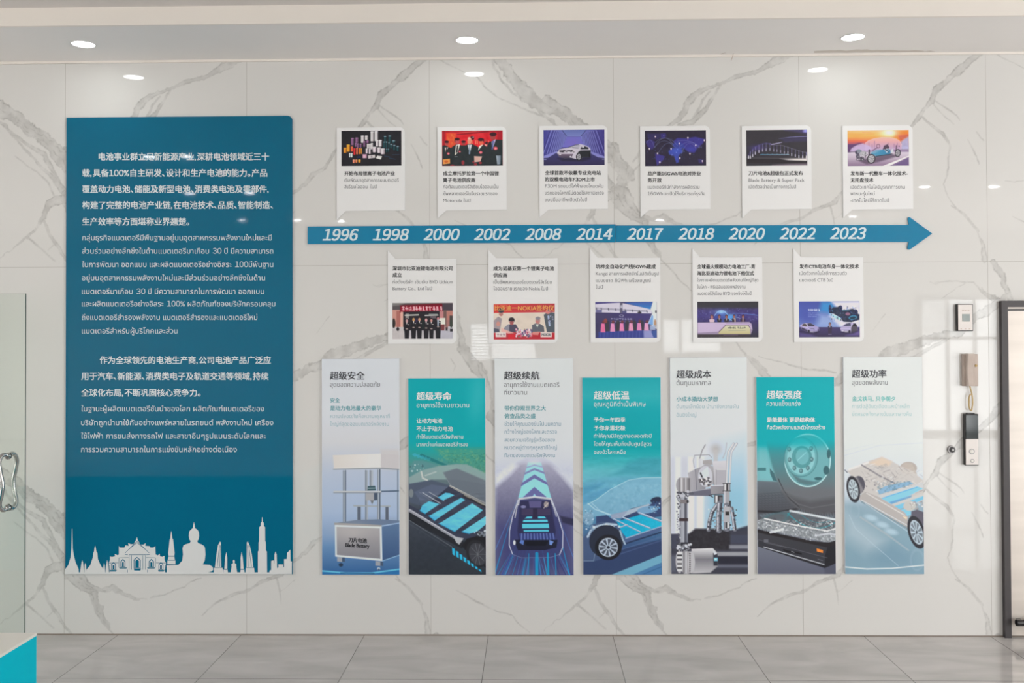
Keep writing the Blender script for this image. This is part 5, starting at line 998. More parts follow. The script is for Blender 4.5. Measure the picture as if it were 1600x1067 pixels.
def pic_launch(b):
    c = Cv(*b, CS, (54, 51, 56)).frame(1087, 468, 1/16)
    c.vg([(50, (52, 50, 55)), (180, (54, 52, 60)), (260, (66, 56, 110)), (420, (70, 60, 124)), (560, (60, 50, 100)), (950, (50, 48, 60))]); c.noise(12, 5, 81, (50, 200, 1560, 560)); c.dots(60, (60, 220, 1540, 520), 7, [(120, 110, 190), (90, 90, 180), (150, 160, 216)], 82, 0.7)
    c.ell(640, 450, 180, 170, (58, 70, 148), 0.9, 3); c.arc(470, 400, 800, 380, 270, 14, (176, 206, 236), 0.9); c.line([(720, 310), (810, 390), (850, 520)], 12, (160, 190, 230), 0.8); c.glow(640, 310, 90, 36, (190, 228, 240), 1); c.glow(640, 320, 200, 80, (110, 160, 220), 0.5); c.glow(870, 440, 120, 70, (80, 160, 224), 0.9); c.line([(930, 342), (1160, 345), (1540, 392)], 12, (96, 146, 220), 0.8); c.line([(830, 385), (1030, 390)], 12, (140, 196, 236), 0.7); c.line([(990, 430), (1110, 470)], 10, (180, 196, 226), 0.8); c.line([(840, 480), (910, 530)], 14, (170, 220, 240), 0.8)
    for x, w, cc in ((590, 110, (40, 34, 46)), (770, 116, (44, 36, 46)), (960, 100, (50, 40, 52)), (1185, 110, (58, 44, 62))): person(c, x, 385, 570, w, cc, (150, 96, 90), (60, 34, 40), (200, 190, 200))
    person(c, 405, 385, 570, 130, (206, 180, 190), (170, 110, 110), (80, 50, 60)); c.rect(1165, 440, 1200, 560, (150, 120, 130), 0.8); c.rect(970, 470, 1000, 560, (200, 170, 170), 0.9)
    c.poly([(50, 570), (1345, 558), (1400, 605), (1422, 760), (1372, 880), (50, 880)], (150, 132, 160)); c.poly([(50, 580), (1330, 572), (1390, 620), (1405, 750), (1360, 720), (1310, 640), (760, 635), (590, 800), (50, 830)], (192, 172, 200)); c.line([(760, 600), (1320, 598), (1380, 650)], 8, (120, 100, 140), 0.8)
    c.poly([(575, 822), (755, 645), (1310, 645), (1362, 715), (1368, 862), (575, 862)], (204, 200, 176), 1, None, (1, 650, 860, (190, 178, 128))); c.line([(575, 815), (755, 636), (1312, 636), (1366, 712)], 14, (74, 48, 78)); c.dash(805, 1005, 705, 50, 5, (80, 80, 72), 83); c.dash(1040, 1250, 705, 48, 4, (84, 84, 78), 84); c.line([(825, 775), (1240, 772)], 12, (150, 150, 130), 0.8); c.rect(50, 868, 1370, 945, (58, 50, 54), 1, 2); c.line([(700, 890), (1050, 885)], 14, (120, 96, 120), 0.7); c.line([(590, 925), (1350, 905)], 10, (100, 90, 70), 0.6)
    return c
def pic_release(b):
    c = Cv(*b, CS, (76, 88, 164)).frame(1246, 468, 1/16)
    c.vg([(50, (70, 80, 156)), (400, (78, 96, 168)), (690, (112, 134, 190)), (945, (60, 50, 90))]); c.glow(260, 430, 240, 200, (74, 84, 164), 0.8)
    c.poly([(600, 50), (860, 50), (980, 220), (800, 340), (560, 300)], (58, 140, 196), 0.9, 8); c.poly([(840, 50), (1570, 40), (1570, 700), (1050, 690), (780, 420), (960, 190)], (212, 208, 222), 1, 5); c.poly([(560, 350), (800, 380), (1040, 690), (480, 690)], (150, 170, 210), 0.8, 12); c.poly([(800, 340), (1080, 450), (1080, 520), (960, 470), (800, 370)], (150, 206, 228), 0.9, 3)
    c.rect(35, 688, 1570, 945, (68, 58, 104), 1, None, (1, 690, 945, (52, 44, 74))); c.poly([(45, 830), (300, 850), (500, 945), (45, 945)], (92, 80, 140), 0.7, 4); c.poly([(1570, 770), (1200, 900), (1570, 900)], (104, 88, 150), 0.8, 4)
    c.poly([(785, 145), (850, 190), (1000, 185), (1060, 150), (1112, 180), (1122, 270), (1300, 240), (1380, 225), (1505, 290), (1515, 360), (1565, 370), (1565, 500), (1350, 565), (1150, 555), (1075, 455), (900, 350), (795, 335)], (40, 48, 72)); c.noise(16, 4, 85, (790, 150, 1560, 560)); c.dots(90, (800, 180, 1550, 540), 11, [(70, 140, 190), (36, 40, 66), (120, 150, 200), (28, 30, 50), (52, 80, 150)], 86, 0.7)
    for x, y, rx, ry in ((815, 235, 34, 100), (1080, 220, 42, 74), (1450, 315, 60, 72)): c.ell(x, y, rx, ry, (28, 32, 56)); c.ell(x, y, rx*0.6, ry*0.6, (64, 74, 130), ring=10)
    c.ell(1385, 450, 105, 52, (64, 150, 184), 0.9, rot=-8); c.ell(1385, 455, 80, 34, (34, 54, 74), rot=-8); c.ell(1260, 360, 60, 40, (200, 130, 160), 0.6); c.poly([(1110, 260), (1340, 240), (1300, 275), (1120, 285)], (70, 110, 130), 0.9)
    c.dash(262, 558, 262, 52, 6, (226, 232, 246), 87); c.dash(265, 520, 338, 24, 9, (176, 190, 226), 88); c.dash(265, 570, 382, 24, 10, (180, 194, 228), 89); c.dash(265, 480, 426, 24, 8, (180, 194, 228), 90)
    c.poly([(60, 650), (110, 610), (200, 588), (330, 588), (440, 645), (535, 700), (545, 775), (400, 835), (250, 810), (110, 745)], (160, 150, 192)); c.poly([(110, 645), (150, 605), (230, 600), (260, 665), (170, 680)], (84, 76, 76)); c.poly([(250, 600), (330, 590), (430, 645), (400, 670), (270, 665)], (66, 64, 80)); c.line([(205, 590), (265, 680)], 10, (222, 216, 226)); c.poly([(100, 690), (250, 760), (250, 805), (110, 745)], (66, 58, 84)); c.line([(90, 655), (250, 700), (300, 760)], 14, (206, 198, 224)); c.ell(360, 805, 40, 16, (220, 214, 230)); c.ell(285, 790, 22, 40, (40, 36, 48)); c.line([(330, 730), (410, 730), (420, 760)], 8, (60, 54, 76)); c.ell(520, 760, 14, 30, (60, 52, 80))
    c.poly([(1065, 710), (1190, 605), (1320, 578), (1450, 588), (1505, 660), (1500, 765), (1350, 835), (1200, 825), (1090, 790)], (168, 158, 192)); c.poly([(1140, 665), (1225, 600), (1325, 585), (1340, 655)], (70, 72, 96)); c.poly([(1340, 670), (1460, 600), (1500, 680), (1490, 785), (1345, 835)], (78, 72, 84)); c.poly([(1370, 660), (1400, 600), (1450, 600), (1490, 660)], (40, 38, 46)); c.line([(1345, 690), (1372, 595)], 10, (214, 210, 226)); c.ell(1220, 805, 40, 16, (226, 222, 214)); c.ell(1130, 780, 26, 14, (206, 200, 214)); c.line([(1080, 720), (1330, 720)], 10, (214, 206, 228), 0.8); c.ell(1300, 800, 26, 36, (40, 36, 48)); c.poly([(60, 800), (545, 800), (480, 850), (250, 850)], (40, 34, 56), 0.7, 4); c.poly([(1080, 810), (1500, 790), (1400, 850), (1150, 850)], (44, 38, 62), 0.7, 4)
    person(c, 812, 578, 850, 96, (58, 48, 72), (150, 110, 110), (50, 40, 44), (226, 222, 230)); c.ell(792, 868, 12, 8, (200, 190, 220)); c.ell(838, 868, 10, 7, (200, 190, 220)); return c
# ------------------------------------------------------------------ wall boards
POSTERS = [
 # corners in pixels: left top, right top, left bottom, right bottom, top, bottom
 ((502.6, 623.0, 503.2, 625.2, 560.5, 898), 'press', pic_press, 'white poster of a battery press machine, nearest the big blue panel', [
   ('ink_title', 'title', [zh('超级安全', 515.7, 569.6, 587, 13.6, 0.022)]), ('ink_subtitle', 'subtitle', [th('สุดยอดความปลอดภัย', 515.7, 593.6, 604, 12.6)]),
   ('ink_teal', 'slogan', [zh('安全', 516, 531, 625.5, 7.9), zh('是动力电池最大的豪华', 516, 595.4, 637.8, 8.1)]),
   ('ink_pale', 'caption', [th('ความปลอดภัยคือความหรูหราที', 516, 609, 653, 10.6), th('ใหญ่ทีสุดของแบตเตอรีพลังงาน', 516, 607.6, 665.2, 10.6)])]),
 ((637.3, 758.2, 638.8, 759.8, 590.8, 898), 'pack', pic_pack, 'teal poster with a see-through car floor of glowing blue battery cells', [
   ('ink_white', 'title', [zh('超级寿命', 651, 705, 618.9, 13.6, 0.022)]), ('ink_white', 'subtitle', [th('อายุการใช้งานยาวนาน', 651, 733, 636.4, 12.6)]),
   ('ink_white', 'slogan', [zh('让动力电池', 651, 691, 657.4, 8.2), zh('不止于动力电池', 651, 707.4, 669.8, 8.2)]),
   ('ink_white', 'caption', [th('ทำให้แบตเตอรีมีพลังงาน', 651, 723.6, 685.4, 10.6), th('มากกว่าแค่แบตเตอรีสำรอง', 651, 731, 697.3, 10.6)])]),
 ((772.2, 894.4, 774.2, 897.2, 560.2, 898.8), 'road', pic_road, 'white poster of a car from behind on a road of cyan chevrons', [
   ('ink_title', 'title', [zh('超级续航', 787.7, 842.8, 586.7, 13.8, 0.022)]), ('ink_subtitle', 'subtitle', [th('อายุการใช้งานแบตเตอรี', 787.7, 873.8, 604.5, 12.4), th('ทียาวนาน', 787.7, 823.4, 616.4, 12.4)]),
   ('ink_teal', 'slogan', [zh('带你仰观世界之大', 788.4, 852.8, 637.8, 8.2), zh('俯查品类之盛', 788.4, 836.7, 650, 8.2)]),
   ('ink_steel', 'caption', [th('ช่วยให้คุณมองขึนไปบนความ', 788.4, 876.4, 665.2, 10.8), th('กว้างใหญ่ของโลกและตรวจ', 788.4, 870, 677.4, 10.8), th('สอบความเจริญรุ่งเรืองของ', 788.4, 867, 690, 10.8), th('หมวดหมู่ต่างๆหรูหราทีใหญ่', 788.4, 870, 702, 10.8), th('ทีสุดของแบตเตอรีพลังงาน', 788.4, 867, 714.2, 10.8)])]),
 ((909.4, 1032.7, 911.2, 1034.2, 589.6, 898), 'ice', pic_ice, 'teal poster of a see-through car crossing blue snow hills', [
   ('ink_white', 'title', [zh('超级低温', 928, 983, 617.6, 13.8, 0.022)]), ('ink_white', 'subtitle', [th('อุณหภูมิทีต่ำเป็นพิเศษ', 928, 1008.9, 634.8, 12.6)]),
   ('ink_white', 'slogan', [zh('予你一年四季', 928, 977, 656, 8.3), zh('予你赤道北极', 928, 977, 668.7, 8.3)]),
   ('ink_white', 'caption', [th('ทำให้คุณมีสีฤดูกาลตลอดทังปี', 928, 1018, 684, 10.6), th('โดยให้คุณเห็นถึงเส้นศูนย์สูตร', 928, 1018, 696.4, 10.6), th('ของขัวโลกเหนือ', 928, 977.5, 709, 10.6)])]),
 ((1047.0, 1166.6, 1048.6, 1169.2, 558.4, 897), 'arm', pic_arm, 'white poster of a silver robot arm with a hanging hand', [
   ('ink_title', 'title', [zh('超级成本', 1057, 1111, 584.7, 13.7, 0.022)]), ('ink_subtitle', 'subtitle', [th('ต้นทุนมหาศาล', 1057, 1110.6, 601.5, 12.6)]),
   ('ink_teal', 'slogan', [zh('小成本撬动大梦想', 1057, 1121.6, 623.4, 8.2)]),
   ('ink_pale', 'caption', [th('ต้นทุนเล็กน้อย นำมาซึงความฝัน', 1057, 1154, 638, 10.6), th('อันยิงใหญ่', 1057, 1088, 651, 10.6)])]),
 ((1181.5, 1303.5, 1183.6, 1306.2, 588.8, 897), 'tyre', pic_tyre, 'teal poster of a truck wheel standing on a battery box', [
   ('ink_white', 'title', [zh('超级强度', 1197.8, 1252.5, 616.8, 13.7, 0.022)]), ('ink_white', 'subtitle', [th('ความแข็งแกร่ง', 1197.8, 1250.6, 634, 12.6)]),
   ('ink_white', 'slogan', [zh('是能量体 更是结构体', 1198.5, 1273.4, 656, 8.2, 0.026)]), ('ink_white', 'caption', [th('คือตัวพลังงานและตัวโครงสร้าง', 1198.5, 1289, 670.6, 10.4, 0.012)])]),
 ((1317.6, 1441.0, 1320.4, 1444.0, 557.6, 897), 'chassis', pic_chassis, 'white poster of a bare car chassis on a pale blue floor, nearest the door', [
   ('ink_title', 'title', [zh('超级功率', 1331.3, 1384.8, 584, 13.6, 0.022)]), ('ink_subtitle', 'subtitle', [th('สุดยอดพลังงาน', 1331.3, 1387, 601, 12.6)]),
   ('ink_mint', 'slogan', [zh('金戈铁马, 只争朝夕', 1331.5, 1399, 623, 8.2)]),
   ('ink_palemint', 'caption', [th('การต่อสู้อันดุเดือดและม้าเหล็ก', 1331.5, 1421, 637.6, 10.6), th('ยึดครองทังกลางวันและกลางคืน', 1331.5, 1424, 649.8, 10.6)])]),
]
# cards: left, right, top, bottom of the plate, y of the pointed corner, photograph rectangle
CARDS = [
 (526.0, 632.5, 199.0, 329.0, 343.5, (533.5, 204.2, 627.2, 259.0), pic_cells, 'photo of many coloured battery cells on black', [
   [zh('开始布局锂离子电池产业', 538.4, 616.6, 271, 7.3)], [th('เริมพัฒนาอุตสาหกรรมแบตเตอรี', 538.4, 623, 284, 9.6), th('ลิเธียมไอออน  ในปี', 538.4, 588.6, 294.4, 9.6)]]),
 (683.6, 791.6, 198.0, 328.0, 341.0, (690.7, 204.0, 785.6, 259.0), pic_signing, 'photo of men in dark suits before a red backdrop', [
   [zh('成立摩托罗拉第一个中国锂', 692.5, 779.2, 271, 7.3), zh('离子电池供应商', 692.5, 742.6, 281.3, 7.3)], [th('ก่อตังแบตเตอรีลิเธียมไอออนเป็น', 692.5, 778.6, 294.4, 9.6), th('ซัพพลายเออร์ในจีนรายแรกของ', 692.5, 777, 305, 9.6), th('Motorola ในปี', 692.5, 735.2, 315.6, 9.0)]]),
 (842.6, 949.5, 196.2, 326.8, 339.5, (849.3, 202.8, 944.6, 258.2), pic_tunnel, 'photo of a silver car in a violet tunnel', [
   [zh('全球首款不依赖专业充电站', 851.6, 938.8, 270, 7.3), zh('的双模电动车F3DM上市', 851.6, 929.2, 280.3, 7.3)], [th('F3DM รถยนต์ไฟฟ้าสองโหมดคัน', 851.6, 942.6, 293.3, 9.4), th('แรกของโลกทีไม่ต้องใช้สถานีชาร์จ', 851.6, 943.4, 304, 9.6), th('แบบมืออาชีพเปิดตัวในปี', 851.6, 917, 314.5, 9.6)]]),
 (1000.4, 1109.6, 196.6, 327.2, 340.0, (1007.8, 203.8, 1103.2, 259.2), pic_map, 'photo of a violet world map with light arcs', [
   [zh('总产能16GWh电池对外业', 1012, 1095, 271.2, 7.3), zh('务开放', 1012, 1033.7, 281.4, 7.3)], [th('แบตเตอรีทีมีกำลังการผลิตรวม', 1012, 1093, 294.8, 9.6), th('16GWh จะเปิดให้บริการแก่ธุรกิจ', 1012, 1101.7, 305, 9.2)]]),
 (1159.2, 1268.0, 196.2, 326.8, 340.6, (1166.0, 203.0, 1261.2, 258.8), pic_blades, 'photo of an arch of glinting battery blades on black', [
   [zh('刀片电池&超级包正式发布', 1169.7, 1254.3, 270.7, 7.3)], [th('Blade Battery & Super Pack', 1169.7, 1257, 284, 9.0), th('เปิดตัวอย่างเป็นทางการในปี', 1169.7, 1243.7, 294.4, 9.6)]]),
 (1316.8, 1426.6, 196.0, 327.0, 340.6, (1324.4, 203.4, 1420.0, 259.0), pic_sunset, 'photo of a see-through car at an orange sunset', [
   [zh('发布新一代整车一体化技术-', 1329, 1418, 271, 7.3), zh('无托盘技术', 1329, 1364.4, 281.4, 7.3)], [th('เปิดตัวเทคโนโลยีบูรณาการยาน', 1329, 1413.7, 294.8, 9.6), th('พาหนะรุ่นใหม่', 1329, 1366.5, 305, 9.6), th('-เทคโนโลยีไร้ถาดในปี', 1329, 1389, 315.6, 9.6)]]),
 (606.0, 713.0, 404.6, 537.0, 390.8, (613.2, 473.2, 707.4, 529.4), pic_opening, 'photo of six people in suits under a red banner', [
   [zh('深圳市比亚迪锂电池有限公司', 613.4, 707.3, 419.3, 7.3), zh('成立', 613.4, 627.8, 429.7, 7.3)], [th('ก่อตังบริษัท เซินเจิน BYD Lithium', 613.4, 707.3, 443, 9.2), th('Battery Co., Ltd ในปี', 613.4, 675, 453.3, 9.2)]]),
 (763.2, 871.6, 403.4, 536.0, 390.0, (771.4, 474.2, 867.0, 530.4), pic_contract, 'photo of a signing table under a red banner', [
   [zh('成为诺基亚第一个锂离子电池', 771, 865.8, 419.5, 7.3), zh('供应商', 771, 792.5, 430, 7.3)], [th('เป็นซัพพลายเออร์แบตเตอรีลิเธียม', 771, 862, 443.3, 9.6), th('ไอออนรายแรกของ Nokia ในปี', 771, 856, 453.5, 9.4)]]),
 (922.2, 1032.0, 402.8, 535.0, 388.2, (930.2, 471.6, 1026.4, 528.0), pic_stage, 'photo of six pink draped posts on a blue stage', [
   [zh('坑梓全自动化产线8GWh建成', 931, 1024.4, 416.5, 7.3)], [th('Kengzi สายการผลิตอัตโนมัติเต็มรูป', 931, 1029, 430, 9.2), th('แบบขนาด 8GWh เสร็จสมบูรณ์', 931, 1017, 440.7, 9.4), th('ในปี', 931, 942, 451, 9.6)]]),
 (1082.2, 1191.4, 402.0, 534.4, 387.8, (1089.6, 471.2, 1185.0, 527.4), pic_launch, 'photo of a dark launch stage with a glowing globe', [
   [zh('全球最大规模动力电池工厂-青', 1089.4, 1179.7, 416.5, 7.3), zh('海比亚迪动力锂电池下线仪式', 1089.4, 1178, 427, 7.3)], [th('โรงงานผลิตแบตเตอรีพลังงานทีใหญ่ทีสุด', 1089.4, 1184.8, 440, 9.4), th('ในโลก - พิธีเฉลิมฉลองพลังงาน', 1089.4, 1164.4, 450.7, 9.4), th('แบตเตอรีลิเธียม BYD ของชิงไห่ในปี', 1089.4, 1174, 461, 9.4)]]),
 (1240.2, 1349.6, 402.0, 534.2, 388.0, (1248.6, 470.8, 1343.2, 526.8), pic_release, 'photo of two silver cars on a blue stage', [
   [zh('发布CTB电池车身一体化技术', 1249.3, 1342, 416.2, 7.3)], [th('เปิดตัวเทคโนโลยีการรวมตัว', 1249.3, 1323, 429.5, 9.6), th('แบตเตอรี CTB ในปี', 1249.3, 1301.6, 440, 9.2)]]),
]
HIDDEN = [(r[0], r[4], r[1], r[5]) for r, *_ in POSTERS]+[(a, t, b, q) for a, b, t, q, *_ in CARDS]+[(104, 184, 455, 890)]
build_marble(HIDDEN)

for (xl, xr, xlb, xrb, yt, yb), key, fn, label, texts in POSTERS:
    D = 0.014
    x0 = float(W(xl, yt, -D)[0]+W(xlb, yb, -D)[0])/2; x1 = float(W(xr, yt, -D)[0]+W(xrb, yb, -D)[0])/2
    z0 = float(W((xlb+xrb)/2, yb, -D)[1]); z1 = float(W((xl+xr)/2, yt, -D)[1])
    t = thing('wall_poster', (x0, 0, z0), label, 'poster', 'row of tall feature posters')
    box('board', x0, x1, -D, 0, z0, z1, M['board_edge'], t, bev=0.0012, seg=1)
    e = 0.0012
    c = fn((min(xl, xlb), yt, max(xr, xrb), yb))
    print_grid('printed_picture', c, x0+e, x1-e, z0+e, z1-e, -D-0.0004, PS, M['poster'], t)
    for ik, nm, lines in texts: lettering(nm+'_text', lines, -D-0.0009, M[ik], t)
    if key == 'press':
        lettering('machine_text', [zh('刀片电池', 544.7, 573, 843.5, 8.0, 0.03), ('Blade Battery', 540, 577, 854.2, 8.4, 0.03)], -D-0.0012, M['ink_sign'], t, tilt=0.055)

for i, (xl, xr, yt, yb, ytip, ph, fn, what, (head, cap)) in enumerate(CARDS):
    D = 0.008
    xm = (xl+xr)/2
    x0 = float(W(xl, (yt+yb)/2, -D)[0]); x1 = float(W(xr, (yt+yb)/2, -D)[0]); z1 = float(W(xm, yt, -D)[1]); z0 = float(W(xm, yb, -D)[1])
    zt = float(W(xl, ytip, -D)[1]); w = 14*KP
    up = i < 6
    out = rrect(x0, x1, z0, z1, 0.034, (0, 1, 0, 0) if up else (0, 0, 1, 0))
    if up: out = out[:-1]+[(x0+w, z0), (x0, zt)]          # bubble tail towards the arrow below
    else: out = [(x0, zt), (x0+w*0.85, z1)]+out[1:]
    lab = f'cream timeline card {"above" if up else "below"} the arrow, '+what
    t = thing('timeline_card', (x0, 0, z0), lab, 'card', 'timeline cards above the arrow' if up else 'timeline cards below the arrow')
    prism('card_plate', out, -D, 0, M['cream_card'], t, bev=0.0015)
    X0p, X1p, Z0p, Z1p = pxr(*ph, -D)
    c = fn(ph)
    print_grid('printed_photo', c, X0p, X1p, Z0p, Z1p, -D-0.0004, CS, M['photo'], t)
    lettering('heading_text', [h[:5]+(0.028,) for h in head], -D-0.0005, M['ink_black'], t)
    lettering('caption_text', cap, -D-0.0005, M['ink_grey'], t)
    if fn is pic_contract:
        lettering('banner_text', [zh('比亚迪一NOKIA签约仪', 772.8, 865.4, 481.2, 9.0, 0.02)], -D-0.0008, ink('ink_orange', (238, 160, 84)), t)
        lettering('sign_text', [('NOKIA', 846.4, 860.4, 525.0, 6.4, 0.03)], -D-0.0008, M['ink_grey'], t)

# ------------------------------------------------------------------ the big blue panel
D = 0.012
bx0 = float(W(103.9, 184, -D)[0]+W(101.4, 896, -D)[0])/2; bx1 = float(W(457.3, 181, -D)[0]+W(456.2, 896, -D)[0])/2
bz0 = float(W(280, 897, -D)[1]); bz1 = float(W(280, 182.2, -D)[1])
t = thing('information_panel', (bx0, -0.0012, bz0), 'large glossy blue wall panel with white text and a white city skyline', 'panel')
prism('acrylic_board', rrect(bx0, bx1, bz0, bz1, 0.03, (0, 1, 0, 0)), -D, -0.0012, M['blue'], t, bev=0.0015)
B = 0.02
lettering('heading_text', [
  zh('电池事业群立足新能源产业,深耕电池领域近三十', 154.3, 420.2, 244.8, 12.9, B), zh('载,具备100%自主研发、设计和生产电池的能力。产品', 128.6, 417.4, 270.2, 12.9, B),
  zh('覆盖动力电池、储能及新型电池、消费类电池及零部件,', 128.6, 419.4, 295.4, 12.9, B), zh('构建了完整的电池产业链,在电池技术、品质、智能制造、', 128.6, 426.4, 320.4, 12.9, B), zh('生产效率等方面堪称业界翘楚。', 128.6, 295.4, 346.3, 12.9, B),
  zh('作为全球领先的电池生产商,公司电池产品广泛应', 156, 423, 562.6, 12.9, B), zh('用于汽车、新能源、消费类电子及轨道交通等领域,持续', 127.2, 419.4, 587.8, 12.9, B), zh('全球化布局,不断巩固核心竞争力。', 127, 313, 613.5, 12.9, B)], -D-0.0004, M['white_ink'], t)
T = 14.6
lettering('body_text', [
  th('กลุ่มธุรกิจแบตเตอรีมีพืนฐานอยู่บนอุตสาหกรรมพลังงานใหม่และมี', 128.6, 424.6, 375.5, T), th('ส่วนร่วมอย่างลึกซึงในด้านแบตเตอรีมาเกือบ 30 ปี มีความสามารถ', 128.4, 427, 396.2, T),
  th('ในการพัฒนา ออกแบบ และผลิตแบตเตอรีอย่างอิสระ 100มีพืนฐาน', 128.4, 427, 417.2, T), th('อยู่บนอุตสาหกรรมพลังงานใหม่และมีส่วนร่วมอย่างลึกซึงในด้าน', 128.2, 414, 438.2, T),
  th('แบตเตอรีมาเกือบ 30 ปี มีความสามารถในการพัฒนา ออกแบบ', 128, 412.6, 459.4, T), th('และผลิตแบตเตอรีอย่างอิสระ 100% ผลิตภัณฑ์ของบริษัทครอบคลุม', 128, 430.2, 478.6, T),
  th('ถึงแบตเตอรีสำรองพลังงาน แบตเตอรีสำรองและแบตเตอรีใหม่', 128, 402, 499.8, T), th('แบตเตอรีสำหรับผู้บริโภคและส่วน', 128, 277.5, 521, T),
  th('ในฐานะผู้ผลิตแบตเตอรีชันนำของโลก ผลิตภัณฑ์แบตเตอรีของ', 127, 412.6, 642.6, T), th('บริษัทถูกนำมาใช้กันอย่างแพร่หลายในรถยนต์ พลังงานใหม่ เครือง', 126.8, 427, 664.3, T),
  th('ใช้ไฟฟ้า การขนส่งทางรถไฟ และสาขาอืนๆรูปแบบระดับโลกและ', 126.8, 415.6, 685.2, T), th('การรวมความสามารถในการแข่งขันหลักอย่างต่อเนือง', 126.6, 370, 706.2, T)], -D-0.0004, M['white_ink'], t)
SKY = [
 [(45,822),(47,800),(70,770),(85,720),(91,660),(94,530),(97,530),(100,660),(106,700),(118,750),(138,795),(140,822)],
 [(148,822),(150,800),(158,750),(162,737),(167,750),(174,800),(175,822)], [(176,822),(178,770),(182,755),(187,770),(190,822)],
 [(188,822),(190,800),(215,770),(232,720),(235,690),(240,680),(243,655),(247,640),(251,655),(255,680),(262,690),(265,730),(285,775),(308,805),(310,822)],
 [(298,822),(300,790),(305,755),(310,770),(314,822)], [(316,822),(318,780),(326,735),(334,780),(338,822)],
 [(340,822),(337,755),(345,735),(345,713),(358,716),(378,712),(376,697),(395,705),(403,700),(403,645),(412,655),(440,655),(445,640),(468,643),(464,625),(480,632),(500,632),(515,605),(522,585),(528,605),(545,635),(565,635),(580,625),(577,643),(605,645),(610,655),(630,655),(643,645),(645,700),(660,706),(672,695),(674,712),(690,715),(703,708),(703,735),(712,755),(708,822)],
 [(730,708),(728,690),(735,625),(738,600),(742,595),(744,570),(748,545),(752,570),(755,595),(760,600),(763,630),(770,690),(768,708)], [(730,712),(768,712),(770,730),(775,740),(775,764),(722,764),(722,740),(727,730)],
 [(718,822),(718,772),(795,768),(820,740),(825,700),(822,660),(828,640),(845,632),(870,625),(876,612),(866,600),(863,575),(866,550),(875,538),(889,527),(893,505),(897,485),(901,505),(905,527),(920,538),(929,552),(931,575),(928,600),(918,612),(925,626),(945,632),(965,645),(970,660),(973,700),(968,740),(955,765),(1000,768),(1020,782),(1024,800),(1012,812),(975,822)],
 [(1035,785),(1045,700),(1055,640),(1068,615),(1074,620),(1077,785)], [(1028,822),(1028,788),(1085,788),(1088,822)], [(1097,795),(1102,720),(1110,683),(1116,720),(1116,795)], [(1090,822),(1092,800),(1118,800),(1120,822)],
 [(1138,822),(1145,780),(1143,765),(1155,757),(1153,742),(1160,733),(1166,742),(1165,757),(1176,765),(1175,780),(1182,822)],
 [(1204,795),(1204,720),(1211,683),(1218,720),(1224,795)], [(1202,822),(1204,800),(1228,800),(1230,822)], [(1243,785),(1245,620),(1252,615),(1265,645),(1278,700),(1288,785)], [(1237,822),(1238,788),(1293,788),(1296,822)],
 [(1318,822),(1318,680),(1322,675),(1322,620),(1326,615),(1327,520),(1336,512),(1337,490),(1343,488),(1345,455),(1348,455),(1350,488),(1356,490),(1357,512),(1365,520),(1366,612),(1370,618),(1371,675),(1377,680),(1378,822)],
 [(1393,822),(1395,805),(1405,802),(1405,742),(1422,738),(1425,765),(1427,700),(1434,680),(1441,700),(1444,790),(1453,785),(1453,765),(1484,765),(1484,780),(1490,785),(1490,730),(1507,730),(1510,690),(1531,668),(1532,745),(1541,745),(1541,822)],
 [(46,818),(1541,818),(1541,829.4),(46,829.4)],
]
SKYB = [  # blue drawing inside the white buildings
 [(352,765),(352,800),(384,800),(384,765),(368,750)], [(414,745),(414,783),(446,783),(446,745),(430,728)], [(500,735),(522,715),(546,735),(546,790),(500,790)], [(600,745),(600,783),(634,783),(634,745),(617,728)], [(664,765),(664,800),(696,800),(696,765),(680,750)],
 [(500,792),(550,792),(544,806),(504,806)], [(342,802),(390,802),(384,812),(346,812)], [(660,802),(704,802),(698,812),(664,812)], [(404,785),(458,785),(452,792),(408,792)], [(588,785),(642,785),(638,792),(592,792)],
 [(458,800),(461,800),(461,818),(458,818)], [(590,800),(593,800),(593,818),(590,818)],
]
SKYW = [  # white frames back inside the windows
 [(357,768),(357,796),(362,796),(362,770),(374,770),(374,796),(379,796),(379,768),(368,757)], [(419,748),(419,779),(424,779),(424,750),(436,750),(436,779),(441,779),(441,748),(430,736)], [(505,738),(522,722),(541,738),(541,786),(535,786),(535,742),(522,731),(511,742),(511,786),(505,786)],
 [(605,748),(605,779),(610,779),(610,750),(624,750),(624,779),(629,779),(629,748),(617,736)], [(669,768),(669,796),(674,796),(674,770),(686,770),(686,796),(691,796),(691,768),(680,757)],
]
def flat_polys(bm, polys, y, f, mi=0):
    for k, p in enumerate(polys):
        vs = []; yk = y-0.000006*k
        for q in p:
            X, Z = W(*f(q), yk); vs.append(bm.verts.new((float(X), yk, float(Z))))
        fc = bm.faces.new(vs); fc.material_index = mi
        fc.normal_update()
        if fc.normal.y > 0: fc.normal_flip()
def stroke(a, b, w):
    (x0, y0), (x1, y1) = a, b; l = math.hypot(x1-x0, y1-y0); nx, ny = -(y1-y0)/l*w/2, (x1-x0)/l*w/2
    return [(x0+nx, y0+ny), (x1+nx, y1+ny), (x1-nx, y1-ny), (x0-nx, y0-ny)]
